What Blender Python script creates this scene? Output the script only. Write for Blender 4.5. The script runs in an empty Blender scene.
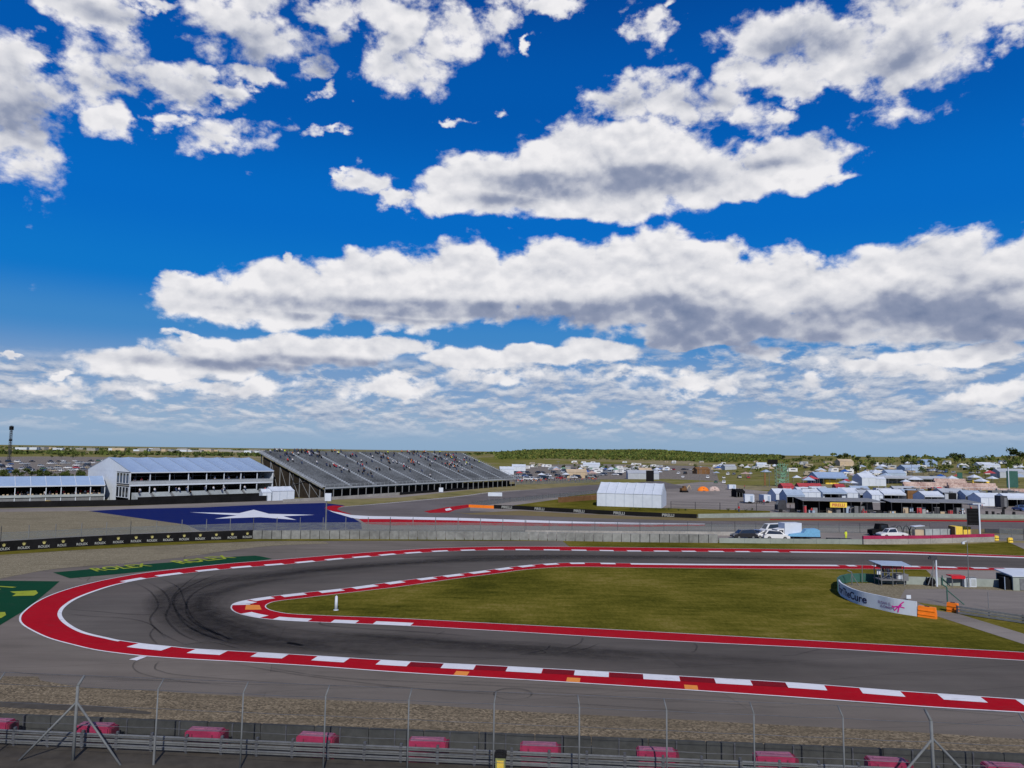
import bpy, bmesh, math, random
from mathutils import Vector, Matrix
from mathutils.geometry import tessellate_polygon
R = math.radians
random.seed(7)
sc = bpy.context.scene
COL = sc.collection

# ------------------------------------------------------------------ camera
F = 745.0
PITCH, ROLL, CAMH = R(5.18), R(0.785), 16.0
fwd = Vector((0, math.cos(PITCH), math.sin(PITCH)))
r0 = Vector((1, 0, 0)); u0 = r0.cross(fwd)
right = r0 * math.cos(ROLL) + u0 * math.sin(ROLL)
up = right.cross(fwd)
cam_d = bpy.data.cameras.new('camera'); cam = bpy.data.objects.new('camera', cam_d); COL.objects.link(cam)
cam_d.sensor_width = 36; cam_d.lens = 36 * F / 1024
cam_d.clip_start = 0.5; cam_d.clip_end = 20000
M = Matrix((right, up, -fwd)).transposed().to_4x4(); M.translation = Vector((0, 0, CAMH))
cam.matrix_world = M
sc.camera = cam

def ray(px, py):
    return (fwd + right * ((px - 512) / F) + up * ((384 - py) / F))
def P(px, py, z=0.0):
    d = ray(px, py); t = (z - CAMH) / d.z
    return Vector((d.x * t, d.y * t, z))
def HGT(px, pbase, ptop):
    """height of a thing standing at the ground point seen at (px,pbase) whose top shows at ptop"""
    b = P(px, pbase); d = ray(px, ptop); t = b.y / d.y
    return CAMH + d.z * t

# ------------------------------------------------------------------ sun, sky, exposure
SUN_EL, SUN_AZ = 37.0, 172.0      # azimuth measured clockwise from +Y: the sun stands behind the viewer
sd = bpy.data.lights.new('sun', 'SUN'); sd.energy = 3.7; sd.angle = R(0.53); sd.color = (1.0, 0.95, 0.87)
sun = bpy.data.objects.new('sun', sd); COL.objects.link(sun)
sv = Vector((math.sin(R(SUN_AZ)) * math.cos(R(SUN_EL)), math.cos(R(SUN_AZ)) * math.cos(R(SUN_EL)), math.sin(R(SUN_EL))))
sun.rotation_euler = sv.to_track_quat('Z', 'Y').to_euler()
sc.view_settings.view_transform = 'Standard'; sc.view_settings.look = 'None'
sc.view_settings.exposure = 0.0; sc.view_settings.gamma = 1.0; sc.view_settings.use_curve_mapping = False
sc.render.engine = 'CYCLES'
sc.cycles.use_denoising = True
sc.cycles.max_bounces = 5; sc.cycles.diffuse_bounces = 2; sc.cycles.glossy_bounces = 2; sc.cycles.transparent_max_bounces = 12
world = bpy.data.worlds.new('World'); sc.world = world; world.use_nodes = True
wt = world.node_tree; wt.nodes.clear()
def N(t, typ, **kw):
    n = t.nodes.new(typ)
    for k, v in kw.items(): setattr(n, k, v)
    return n
def link(t, a, b): t.links.new(a, b)
def mth(t, op, a, b=None, c=None, clamp=False):
    n = t.nodes.new('ShaderNodeMath'); n.operation = op; n.use_clamp = clamp
    for i, v in enumerate((a, b, c)):
        if v is None: continue
        if isinstance(v, (int, float)): n.inputs[i].default_value = v
        else: t.links.new(v, n.inputs[i])
    return n.outputs[0]
def vmth(t, op, a, b=None):
    n = t.nodes.new('ShaderNodeVectorMath'); n.operation = op
    for i, v in enumerate((a, b)):
        if v is None: continue
        if isinstance(v, (tuple, list)): n.inputs[i].default_value = v
        else: t.links.new(v, n.inputs[i])
    return n.outputs[0]
def mixc(t, f, a, b, mode='MIX'):
    n = t.nodes.new('ShaderNodeMix'); n.data_type = 'RGBA'; n.blend_type = mode
    for s, v in ((n.inputs[0], f), (n.inputs[6], a), (n.inputs[7], b)):
        if isinstance(v, (int, float)): s.default_value = v
        elif isinstance(v, (tuple, list)): s.default_value = (*v[:3], 1)
        else: t.links.new(v, s)
    return n.outputs[2]
def sstep(t, x, a, b):
    n = t.nodes.new('ShaderNodeMapRange'); n.interpolation_type = 'SMOOTHSTEP'
    t.links.new(x, n.inputs[0]); n.inputs[1].default_value = a; n.inputs[2].default_value = b
    return n.outputs[0]
def noise(t, vec, scale, detail=5, rough=0.55, dist=0.0, col=False):
    n = t.nodes.new('ShaderNodeTexNoise'); n.inputs['Scale'].default_value = scale; n.inputs['Detail'].default_value = detail
    n.inputs['Roughness'].default_value = rough; n.inputs['Distortion'].default_value = dist
    if vec is not None: t.links.new(vec, n.inputs['Vector'])
    return n.outputs['Color' if col else 'Fac']

def build_sky():
    t = wt
    tc = N(t, 'ShaderNodeTexCoord'); d = tc.outputs['Generated']
    sep = N(t, 'ShaderNodeSeparateXYZ'); link(t, d, sep.inputs[0])
    az = mth(t, 'ARCTAN2', sep.outputs[0], sep.outputs[1]); el = mth(t, 'ARCSINE', sep.outputs[2])
    cmb = N(t, 'ShaderNodeCombineXYZ'); link(t, az, cmb.inputs[0]); link(t, el, cmb.inputs[1]); p = cmb.outputs[0]
    sky = N(t, 'ShaderNodeTexSky', sky_type='NISHITA'); sky.sun_disc = False
    sky.sun_elevation = R(SUN_EL); sky.sun_rotation = R(SUN_AZ); sky.altitude = 150; sky.air_density = 1.0; sky.dust_density = 0.6; sky.ozone_density = 3.0
    hs = N(t, 'ShaderNodeHueSaturation'); hs.inputs['Saturation'].default_value = SKY_SAT; hs.inputs['Value'].default_value = SKY_VAL; hs.inputs['Hue'].default_value = SKY_HUE
    link(t, sky.outputs[0], hs.inputs['Color'])
    # displaced lookup point so outlines break up
    pn = vmth(t, 'MULTIPLY', p, (1.0, 1.5, 1.0))
    w1 = noise(t, pn, 9.0, 7, 0.57, 0, True)
    w2 = noise(t, pn, 22.0, 6, 0.56, 0, True); w2 = vmth(t, 'MULTIPLY', vmth(t, 'SUBTRACT', w2, (.5, .5, .5)), (0.075, 0.06, 0)); w1 = vmth(t, 'SUBTRACT', w1, (0.5, 0.5, 0.5)); w1 = vmth(t, 'MULTIPLY', w1, (0.11, 0.065, 0.0))
    pd = vmth(t, 'ADD', p, w1)
    def ell(lst, vec, k):
        acc = None
        for e in lst:
            cx, cy, rx, ry = e[:4]; rot = e[4] if len(e) > 4 else 0; st = e[5] if len(e) > 5 else 1.0
            dr = ray(cx, cy).normalized()
            a = math.atan2(dr.x, dr.y); b = math.asin(dr.z)
            mp = N(t, 'ShaderNodeMapping', vector_type='TEXTURE')
            mp.inputs['Location'].default_value = (a, b, 0); mp.inputs['Rotation'].default_value = (0, 0, R(-rot))
            mp.inputs['Scale'].default_value = (rx / F / k, ry / F / k, 1)
            link(t, vec, mp.inputs[0])
            g = N(t, 'ShaderNodeTexGradient', gradient_type='SPHERICAL'); link(t, mp.outputs[0], g.inputs[0]); o = g.outputs['Fac']
            if st != 1.0: o = mth(t, 'MULTIPLY', o, st)
            acc = o if acc is None else mth(t, 'MAXIMUM', acc, o)
        return acc
    body = [
        (12,78,42,30),(2,128,38,30),(42,62,20,16),(-40,90,60,70),
        (85,10,45,18),(150,2,28,8),(120,22,20,8),
        (122,58,42,26),(98,82,24,24),(160,80,44,18,14),(218,96,28,12,8),(116,116,20,20),(164,122,14,12),
        (236,137,38,22,-12),(222,148,24,13),
        (225,22,38,28),(285,42,44,32),(328,20,28,22),(270,84,32,10),(318,74,20,12),(250,-6,50,16),
        (400,22,46,30),(405,68,42,25),(430,45,34,24),(465,28,42,26),(500,12,32,16),(545,0,44,10),(390,45,28,24),
        (338,93,14,8,-20),(330,130,20,6,-20,.85),(448,123,16,5,0,.9),(492,114,8,5,-30,.8),
        (645,22,20,22,-40),(668,6,16,8),(528,50,6,12,30,.75),
        (365,182,28,15),(343,176,16,6,10,.9),(390,196,24,12),
        (448,192,42,22),(500,183,62,30),(570,172,90,42),(650,165,88,42),(705,178,52,28),(600,205,90,16),(745,186,34,16),
        (612,100,34,22),(665,90,46,26),(690,108,24,14),(735,108,44,26,30,.82),(770,120,26,12,0,.75),
        (795,163,46,24),(770,160,28,22),(838,174,22,10,-15,.95),
        (768,42,44,32),(820,45,72,34),(880,28,62,30),(918,55,48,42),(905,92,32,26),(965,12,64,26),(748,72,36,26,0,.9),(1010,8,50,18),(792,84,40,14),(1015,35,16,14,0,.8),(845,70,40,18),
        (184,290,26,12),(212,304,50,20),(292,260,8,9),(290,292,64,32),(380,288,92,38),(470,284,92,42),(560,284,92,40),(655,274,92,42),(692,258,52,22),(645,306,115,24),
        (742,290,84,36),(715,326,110,19),(832,298,84,32),(920,278,74,36),(900,308,86,26),(965,313,72,24),(1015,278,46,34),(1020,306,66,28),(810,326,80,18),(700,341,60,7),
        (150,364,64,13),(235,356,76,18),(325,352,74,18),(392,346,42,12),(180,338,24,6),(65,370,9,5,0,.9),(4,347,10,3),
        (470,358,60,12),(540,354,50,10),(600,350,48,13),(620,372,60,9,0,.85),(965,354,60,11),(895,368,60,10,0,.9),(500,374,90,11,0,.85),(400,386,80,10,0,.85),(770,352,60,9,0,.8),
        (60,388,90,10,0,.8),(230,386,80,9,0,.85),(700,385,80,10,0,.8),(850,390,50,7,0,.75),(980,395,60,9,0,.8),
        (-300,250,120,40),(1260,200,120,60),(-200,60,100,60),(1250,60,90,50),
        (300,-120,200,60),(760,-140,220,70),(1100,-100,120,50),(-50,-130,120,60),(520,-260,160,50)]
    def is_solid(e): return (e[1] > 145 and e[1] < 420 and (len(e) < 6 or e[5] >= .95) and e[2] > 38 and e[0] > 100 and not (e[1] < 200 and e[0] < 420)) or e[:2] in ((692,258),(1015,278),(212,304),(745,186))
    solid_extra = []
    K = 0.62
    pds = vmth(t, 'ADD', p, vmth(t, 'MULTIPLY', w1, (.62, .62, 0)))
    bs_ = ell([e for e in body if is_solid(e)], pds, K)
    bw_ = ell([e for e in body if not is_solid(e)], vmth(t, 'ADD', pd, w2), K)
    def puffs(v2, sc_, amp):
        vo = N(t, 'ShaderNodeTexVoronoi', feature='SMOOTH_F1'); vo.inputs['Scale'].default_value = sc_; vo.inputs['Smoothness'].default_value = 0.45
        link(t, v2, vo.inputs['Vector']); return mth(t, 'MULTIPLY', mth(t, 'SUBTRACT', 0.42, vo.outputs['Distance']), amp)
    def fld(vec):
        v2 = vmth(t, 'MULTIPLY', vec, (1.0, 1.4, 1.0))
        wv = noise(t, v2, 30, 5, 0.6, 0, True); wv = vmth(t, 'SUBTRACT', wv, (.5, .5, .5)); v3 = vmth(t, 'ADD', v2, vmth(t, 'MULTIPLY', wv, (.03, .03, 0)))
        pf = mth(t, 'ADD', puffs(v3, 21, .34), puffs(v3, 52, .17))
        return noise(t, v2, 15.0, 9, 0.58, 0.15), pf
    f0, q0 = fld(p)
    f1, q1 = fld(vmth(t, 'ADD', p, (0.003, 0.010, 0)))
    n0 = mth(t, 'SUBTRACT', f0, 0.5)
    ds = mth(t, 'ADD', mth(t, 'SUBTRACT', bs_, 1 - K - 0.07), mth(t, 'ADD', mth(t, 'MULTIPLY', n0, 0.95), mth(t, 'MULTIPLY', q0, 0.55)))
    dw = mth(t, 'ADD', mth(t, 'SUBTRACT', bw_, 1 - K - 0.03), mth(t, 'ADD', mth(t, 'MULTIPLY', n0, 2.1), mth(t, 'MULTIPLY', q0, 0.35)))
    asol = mth(t, 'MULTIPLY', sstep(t, ds, -0.02, 0.17), sstep(t, bs_, 0.02, 0.10))
    awis = mth(t, 'MULTIPLY', sstep(t, dw, -0.06, 0.38), sstep(t, bw_, 0.02, 0.14))
    alpha = mth(t, 'MAXIMUM', asol, awis)
    dens = mth(t, 'MAXIMUM', ds, dw)
    # low far layer: many small flat-bottomed puffs packed towards the horizon
    q = N(t, 'ShaderNodeCombineXYZ'); link(t, az, q.inputs[0]); link(t, mth(t, 'POWER', mth(t, 'MAXIMUM', el, 0.001), 0.8), q.inputs[1])
    qd = vmth(t, 'MULTIPLY', q.outputs[0], (1.0, 2.0, 1.0))
    def low(vec): return mth(t, 'ADD', mth(t, 'MULTIPLY', noise(t, vec, 18.0, 9, 0.62, 0.15), .78), mth(t, 'MULTIPLY', noise(t, vec, 5.0, 3, 0.5), .22))
    ln = low(qd); ln2 = low(vmth(t, 'ADD', qd, (0.0, 0.014, 0)))
    band = mth(t, 'MULTIPLY', sstep(t, mth(t, 'SUBTRACT', el, mth(t, 'MULTIPLY', az, .045)), LOW_TOP, LOW_TOP - .03), sstep(t, el, 0.008, 0.045))
    lalpha = mth(t, 'MULTIPLY', sstep(t, ln, 0.425, 0.54), band); lalpha = mth(t, 'MULTIPLY', lalpha, 0.86)
    lsh = mth(t, 'MULTIPLY_ADD', mth(t, 'SUBTRACT', ln, ln2), 4.2, 0.52, clamp=True)
    lcol = mixc(t, lsh, (.20, .29, .46), (.68, .70, .75))
    # brightness of the puffs
    dark = [(470,311,190,10),(400,319,150,6,0,.6),(560,313,130,12),(640,316,90,20),(700,330,80,26),(745,336,70,20),(820,326,70,18),(900,318,70,20),(960,305,60,22,0,.8),(1015,325,60,18),
            (590,185,95,13),(500,200,60,8,0,.6),(650,178,80,13,0,.8),(800,48,60,18,0,.6),(905,58,44,24,0,.5),(24,112,40,40,0,.55),(240,45,60,24,0,.5),(325,58,34,24,0,.6),(770,165,50,7,0,.5),
            (250,366,110,6,0,.8),(340,364,90,6,0,.9),(130,85,40,24,0,.5),(190,95,50,14,0,.4),(700,98,40,14,0,.5),(400,60,36,16,0,.4),(620,105,36,12,0,.4),(100,14,34,12,0,.4)]
    dk = sstep(t, ell(dark, vmth(t, 'ADD', p, vmth(t, 'MULTIPLY', w1, (.45, .22, 0))), 0.62), 0.0, 0.7)
    rel = mth(t, 'ADD', mth(t, 'MULTIPLY', mth(t, 'SUBTRACT', f0, f1), .9), mth(t, 'MULTIPLY', mth(t, 'SUBTRACT', q0, q1), 1.25))
    big = noise(t, pn, 11.0, 3, 0.5, 0.3)
    thick = sstep(t, dens, 0.05, 0.75)
    lum = mth(t, 'ADD', rel, 0.91)
    lum = mth(t, 'SUBTRACT', lum, mth(t, 'MULTIPLY', thick, 0.10))
    lum = mth(t, 'ADD', lum, mth(t, 'MULTIPLY', mth(t, 'SUBTRACT', big, 0.5), 0.42))
    lum = mth(t, 'SUBTRACT', lum, mth(t, 'MULTIPLY', dk, mth(t, 'MULTIPLY_ADD', f0, .9, .06)), clamp=True)
    ramp = N(t, 'ShaderNodeValToRGB'); e = ramp.color_ramp.elements
    e[0].position = 0.0; e[0].color = (.15, .20, .33, 1); e[1].position = 1.0; e[1].color = (.87, .86, .88, 1)
    m1 = e.new(0.35); m1.color = (.28, .32, .44, 1); m2 = e.new(0.7); m2.color = (.66, .67, .72, 1)
    link(t, lum, ramp.inputs[0])
    # colour of the air against elevation, over the Nishita sky
    gr = N(t, 'ShaderNodeValToRGB'); ge = gr.color_ramp.elements; gr.color_ramp.interpolation = 'EASE'
    ge[0].position = 0.0; ge[0].color = (.26, .40, .58, 1); ge[1].position = 1.0; ge[1].color = (.001, .035, .20, 1)
    for pp, cc in ((.02, (.28, .41, .59)), (.06, (.19, .33, .57)), (.10, (.05, .24, .57)), (.14, (.004, .18, .585)), (.20, (.002, .145, .56)), (.30, (.001, .098, .43)), (.42, (.001, .058, .30))):
        k = ge.new(pp); k.color = (*cc, 1)
    link(t, mth(t, 'DIVIDE', mth(t, 'MAXIMUM', el, 0.0), 1.5), gr.inputs[0])
    skyc = mixc(t, 0.95, hs.outputs[0], vscale(t, gr.outputs[0], 1 / BG))
    c = mixc(t, lalpha, skyc, vscale(t, lcol, 1 / BG))
    c = mixc(t, alpha, c, vscale(t, ramp.outputs[0], 1 / BG))
    bg = N(t, 'ShaderNodeBackground'); bg.inputs['Strength'].default_value = BG; link(t, c, bg.inputs['Color'])
    out = N(t, 'ShaderNodeOutputWorld'); link(t, bg.outputs[0], out.inputs[0])
def vscale(t, c, k):
    return vmth(t, 'MULTIPLY', c, (k, k, k))
BG = 0.1
LOW_TOP = 0.140
SKY_SAT, SKY_VAL, SKY_HUE = 1.5, 0.62, 0.515
build_sky()
world.cycles.sampling_method = 'MANUAL'; world.cycles.sample_map_resolution = 512

# ------------------------------------------------------------------ materials
MATS = {}
def mat(name, col, rough=0.8, var=0.15, scale=3.0, bump=0.0, col2=None, metal=0.0, spec=0.1, world_space=True, vor=False):
    """procedural surface: two-octave mottling of the base colour, optional relief"""
    if name in MATS: return MATS[name]
    m = bpy.data.materials.new(name); m.use_nodes = True; t = m.node_tree; t.nodes.clear()
    bs = N(t, 'ShaderNodeBsdfPrincipled'); out = N(t, 'ShaderNodeOutputMaterial'); link(t, bs.outputs[0], out.inputs[0])
    if world_space: vec = N(t, 'ShaderNodeNewGeometry').outputs['Position']
    else: vec = N(t, 'ShaderNodeTexCoord').outputs['Object']
    n1 = noise(t, vec, scale, 6, 0.6)
    n2 = noise(t, vec, scale * 0.09, 4, 0.55)
    f = mth(t, 'ADD', mth(t, 'MULTIPLY', n1, 0.6), mth(t, 'MULTIPLY', n2, 0.6)); f = sstep(t, f, 0.35, 0.85)
    lo = tuple(max(0, c * (1 - var)) for c in col); hi = tuple(min(1, c * (1 + var)) for c in (col2 or col))
    link(t, mixc(t, f, lo, hi), bs.inputs['Base Color'])
    bs.inputs['Roughness'].default_value = rough; bs.inputs['Metallic'].default_value = metal
    bs.inputs['Specular IOR Level'].default_value = spec
    if bump:
        bp = N(t, 'ShaderNodeBump'); bp.inputs['Strength'].default_value = bump; bp.inputs['Distance'].default_value = 0.03
        link(t, n1, bp.inputs['Height']); link(t, bp.outputs[0], bs.inputs['Normal'])
    MATS[name] = m
    return m

def grass_mat():
    m = bpy.data.materials.new('mown_grass'); m.use_nodes = True; t = m.node_tree; bs = t.nodes['Principled BSDF']
    g = N(t, 'ShaderNodeNewGeometry').outputs['Position']
    a = noise(t, g, 0.06, 5, 0.6, 0.3); b = noise(t, vmth(t, 'MULTIPLY', g, (0.25, 1, 1)), 0.9, 6, 0.68); c = noise(t, g, 7.0, 4, 0.75)
    d_ = noise(t, vmth(t, 'MULTIPLY', g, (1, .35, 1)), 2.6, 6, .75)
    f = mth(t, 'ADD', mth(t, 'MULTIPLY', a, .45), mth(t, 'ADD', mth(t, 'MULTIPLY', b, .27), mth(t, 'ADD', mth(t, 'MULTIPLY', c, .16), mth(t, 'MULTIPLY', d_, .22))))
    cr = N(t, 'ShaderNodeValToRGB'); e = cr.color_ramp.elements
    e[0].position = .44; e[0].color = (.050, .052, .008, 1); e[1].position = .66; e[1].color = (.23, .18, .05, 1)
    k = e.new(.51); k.color = (.096, .090, .013, 1); k = e.new(.58); k.color = (.150, .130, .022, 1)
    link(t, f, cr.inputs[0]); link(t, cr.outputs[0], bs.inputs['Base Color']); bs.inputs['Roughness'].default_value = .95
    bs.inputs['Specular IOR Level'].default_value = .0
    bp = N(t, 'ShaderNodeBump'); bp.inputs['Strength'].default_value = .8; bp.inputs['Distance'].default_value = .08
    link(t, mth(t, 'ADD', c, b), bp.inputs['Height']); link(t, bp.outputs[0], bs.inputs['Normal'])
    MATS['grass'] = m; return m
def gravel_mat(name, c0, c1, c2):
    m = bpy.data.materials.new(name); m.use_nodes = True; t = m.node_tree; bs = t.nodes['Principled BSDF']
    g = N(t, 'ShaderNodeNewGeometry').outputs['Position']
    v = N(t, 'ShaderNodeTexVoronoi'); v.inputs['Scale'].default_value = 9.0; link(t, g, v.inputs['Vector'])
    sx = N(t, 'ShaderNodeSeparateXYZ'); link(t, v.outputs['Color'], sx.inputs[0])
    a = noise(t, g, .35, 5, .6)
    cr = N(t, 'ShaderNodeValToRGB'); e = cr.color_ramp.elements
    e[0].position = .1; e[0].color = (*c0, 1); e[1].position = .9; e[1].color = (*c2, 1); k = e.new(.5); k.color = (*c1, 1)
    link(t, sx.outputs[0], cr.inputs[0])
    c = mixc(t, mth(t, 'MULTIPLY', sstep(t, a, .35, .7), .45), cr.outputs[0], c1)
    c = mixc(t, mth(t, 'MULTIPLY', sstep(t, noise(t, g, .12, 6, .65), .48, .62), .35), c, tuple(x * .62 for x in c1))
    rk = sstep(t, noise(t, vmth(t, 'MULTIPLY', g, (.06, 2.6, 1)), 1.0, 3, .5), .42, .6)
    c = mixc(t, mth(t, 'MULTIPLY', rk, .35), c, tuple(x * .55 for x in c1))
    link(t, c, bs.inputs['Base Color']); bs.inputs['Roughness'].default_value = .95; bs.inputs['Specular IOR Level'].default_value = 0.0
    bp = N(t, 'ShaderNodeBump'); bp.inputs['Strength'].default_value = .9; bp.inputs['Distance'].default_value = .05
    link(t, sx.outputs[1], bp.inputs['Height']); link(t, bp.outputs[0], bs.inputs['Normal'])
    MATS[name] = m; return m
def asphalt_mat(name, base, tint=(1, 1, 1.03), streak=0.0):
    m = bpy.data.materials.new(name); m.use_nodes = True; t = m.node_tree; bs = t.nodes['Principled BSDF']
    g = N(t, 'ShaderNodeNewGeometry').outputs['Position']
    big = noise(t, g, .045, 5, .6, .4); mid = noise(t, vmth(t, 'MULTIPLY', g, (.12, 1, 1)), .55, 6, .65); fine = noise(t, g, 22, 3, .7)
    f = mth(t, 'ADD', mth(t, 'MULTIPLY', big, .55), mth(t, 'ADD', mth(t, 'MULTIPLY', mid, .30 + streak), mth(t, 'MULTIPLY', fine, .22)))
    col = mixc(t, sstep(t, f, .36, .76), tuple(base * .72 * k for k in tint), tuple(base * 1.28 * k for k in tint))
    # reddish brown dust patches
    col = mixc(t, mth(t, 'MULTIPLY', sstep(t, noise(t, g, .10, 4, .6), .5, .75), .35), col, (base * 1.35, base * 1.12, base * 1.0))
    br = N(t, 'ShaderNodeTexBrick'); br.inputs['Scale'].default_value = 1.0; br.inputs['Brick Width'].default_value = 60; br.inputs['Row Height'].default_value = 4.6; br.inputs['Mortar Size'].default_value = .035
    br.inputs['Color1'].default_value = (1, 1, 1, 1); br.inputs['Color2'].default_value = (.90, .90, .91, 1); br.inputs['Mortar'].default_value = (.72, .72, .72, 1)
    mpg = N(t, 'ShaderNodeMapping'); mpg.inputs['Rotation'].default_value = (0, 0, R(-14)); link(t, vmth(t, 'ADD', g, vmth(t, 'MULTIPLY', noise(t, g, .03, 2, .5, 0, True), (6, 6, 0))), mpg.inputs[0]); link(t, mpg.outputs[0], br.inputs['Vector'])
    col = mixc(t, 1.0, col, br.outputs['Color'], 'MULTIPLY')
    link(t, col, bs.inputs['Base Color']); bs.inputs['Roughness'].default_value = .82; bs.inputs['Specular IOR Level'].default_value = .03
    bp = N(t, 'ShaderNodeBump'); bp.inputs['Strength'].default_value = .35; bp.inputs['Distance'].default_value = .01
    link(t, fine, bp.inputs['Height']); link(t, bp.outputs[0], bs.inputs['Normal'])
    MATS[name] = m; return m
def paint_mat(name, c, wear=.25, k=.65):
    m = bpy.data.materials.new(name); m.use_nodes = True; t = m.node_tree; bs = t.nodes['Principled BSDF']
    g = N(t, 'ShaderNodeNewGeometry').outputs['Position']
    n = mth(t, 'ADD', mth(t, 'MULTIPLY', noise(t, g, 1.3, 7, .7), .6), mth(t, 'MULTIPLY', noise(t, g, .16, 4, .6), .5))
    base = mixc(t, mth(t, 'MULTIPLY', sstep(t, n, .45, .75), wear), c, tuple(x * k for x in c))
    sc_ = sstep(t, noise(t, vmth(t, 'MULTIPLY', g, (.5, 2.2, 1)), 1.1, 8, .75), .54, .72)
    base = mixc(t, mth(t, 'MULTIPLY', sc_, wear * 1.3), base, (.06, .055, .055))
    link(t, base, bs.inputs['Base Color'])
    bs.inputs['Roughness'].default_value = .8; bs.inputs['Specular IOR Level'].default_value = .03
    MATS[name] = m; return m
def rubber_mat(name, strength, power=1.0, c=(.012, .012, .014)):
    m = bpy.data.materials.new(name); m.use_nodes = True; t = m.node_tree; bs = t.nodes['Principled BSDF']; out = t.nodes['Material Output']
    uv = N(t, 'ShaderNodeUVMap').outputs[0]; s = N(t, 'ShaderNodeSeparateXYZ'); link(t, uv, s.inputs[0])
    v = mth(t, 'SUBTRACT', 1.0, mth(t, 'ABSOLUTE', mth(t, 'MULTIPLY_ADD', s.outputs[1], 2, -1)))
    v = mth(t, 'POWER', v, power)
    # fade the ends (u is 0..1 in z of the uv? stored in second layer) and streak along the run
    q = N(t, 'ShaderNodeCombineXYZ'); link(t, mth(t, 'MULTIPLY', s.outputs[0], .06), q.inputs[0]); link(t, mth(t, 'MULTIPLY', s.outputs[1], 9), q.inputs[1])
    n = sstep(t, noise(t, q.outputs[0], 1.0, 6, .7), .3, .72)
    g = N(t, 'ShaderNodeNewGeometry').outputs['Position']
    n2 = sstep(t, noise(t, g, .9, 5, .7), .3, .65)
    a = mth(t, 'MULTIPLY', mth(t, 'MULTIPLY', v, strength), mth(t, 'MULTIPLY_ADD', mth(t, 'MULTIPLY', n, n2), .6, .4), clamp=True)
    at_ = N(t, 'ShaderNodeAttribute'); at_.attribute_name = 'fade'
    a = mth(t, 'MULTIPLY', a, at_.outputs['Fac'])
    bs.inputs['Base Color'].default_value = (*c, 1); bs.inputs['Roughness'].default_value = .8; bs.inputs['Specular IOR Level'].default_value = .03
    tr = N(t, 'ShaderNodeBsdfTransparent'); mx = N(t, 'ShaderNodeMixShader'); link(t, a, mx.inputs[0]); link(t, tr.outputs[0], mx.inputs[1]); link(t, bs.outputs[0], mx.inputs[2]); link(t, mx.outputs[0], out.inputs[0])
    MATS[name] = m; return m

grass_mat()
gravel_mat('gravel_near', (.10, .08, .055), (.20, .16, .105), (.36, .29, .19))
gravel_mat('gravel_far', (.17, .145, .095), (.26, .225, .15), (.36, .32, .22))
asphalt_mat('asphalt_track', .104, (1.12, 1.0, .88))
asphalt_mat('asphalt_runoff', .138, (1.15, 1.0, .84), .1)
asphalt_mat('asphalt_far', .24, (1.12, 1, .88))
paint_mat('red_paint', (.40, .005, .014), .45)
paint_mat('dark_red_paint', (.20, .008, .016), .35)
paint_mat('white_paint', (.72, .73, .76), .4, .7)
paint_mat('orange_paint', (.80, .28, .06), .35)
paint_mat('blue_paint', (.006, .014, .105), .3)
paint_mat('green_paint', (.004, .052, .022), .35)
paint_mat('lime_paint', (.34, .40, .04), .6, .4)
rubber_mat('rubber_line', .36, .9); rubber_mat('rubber_soft', .36, 1.0); rubber_mat('skid', .62, .5)

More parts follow.
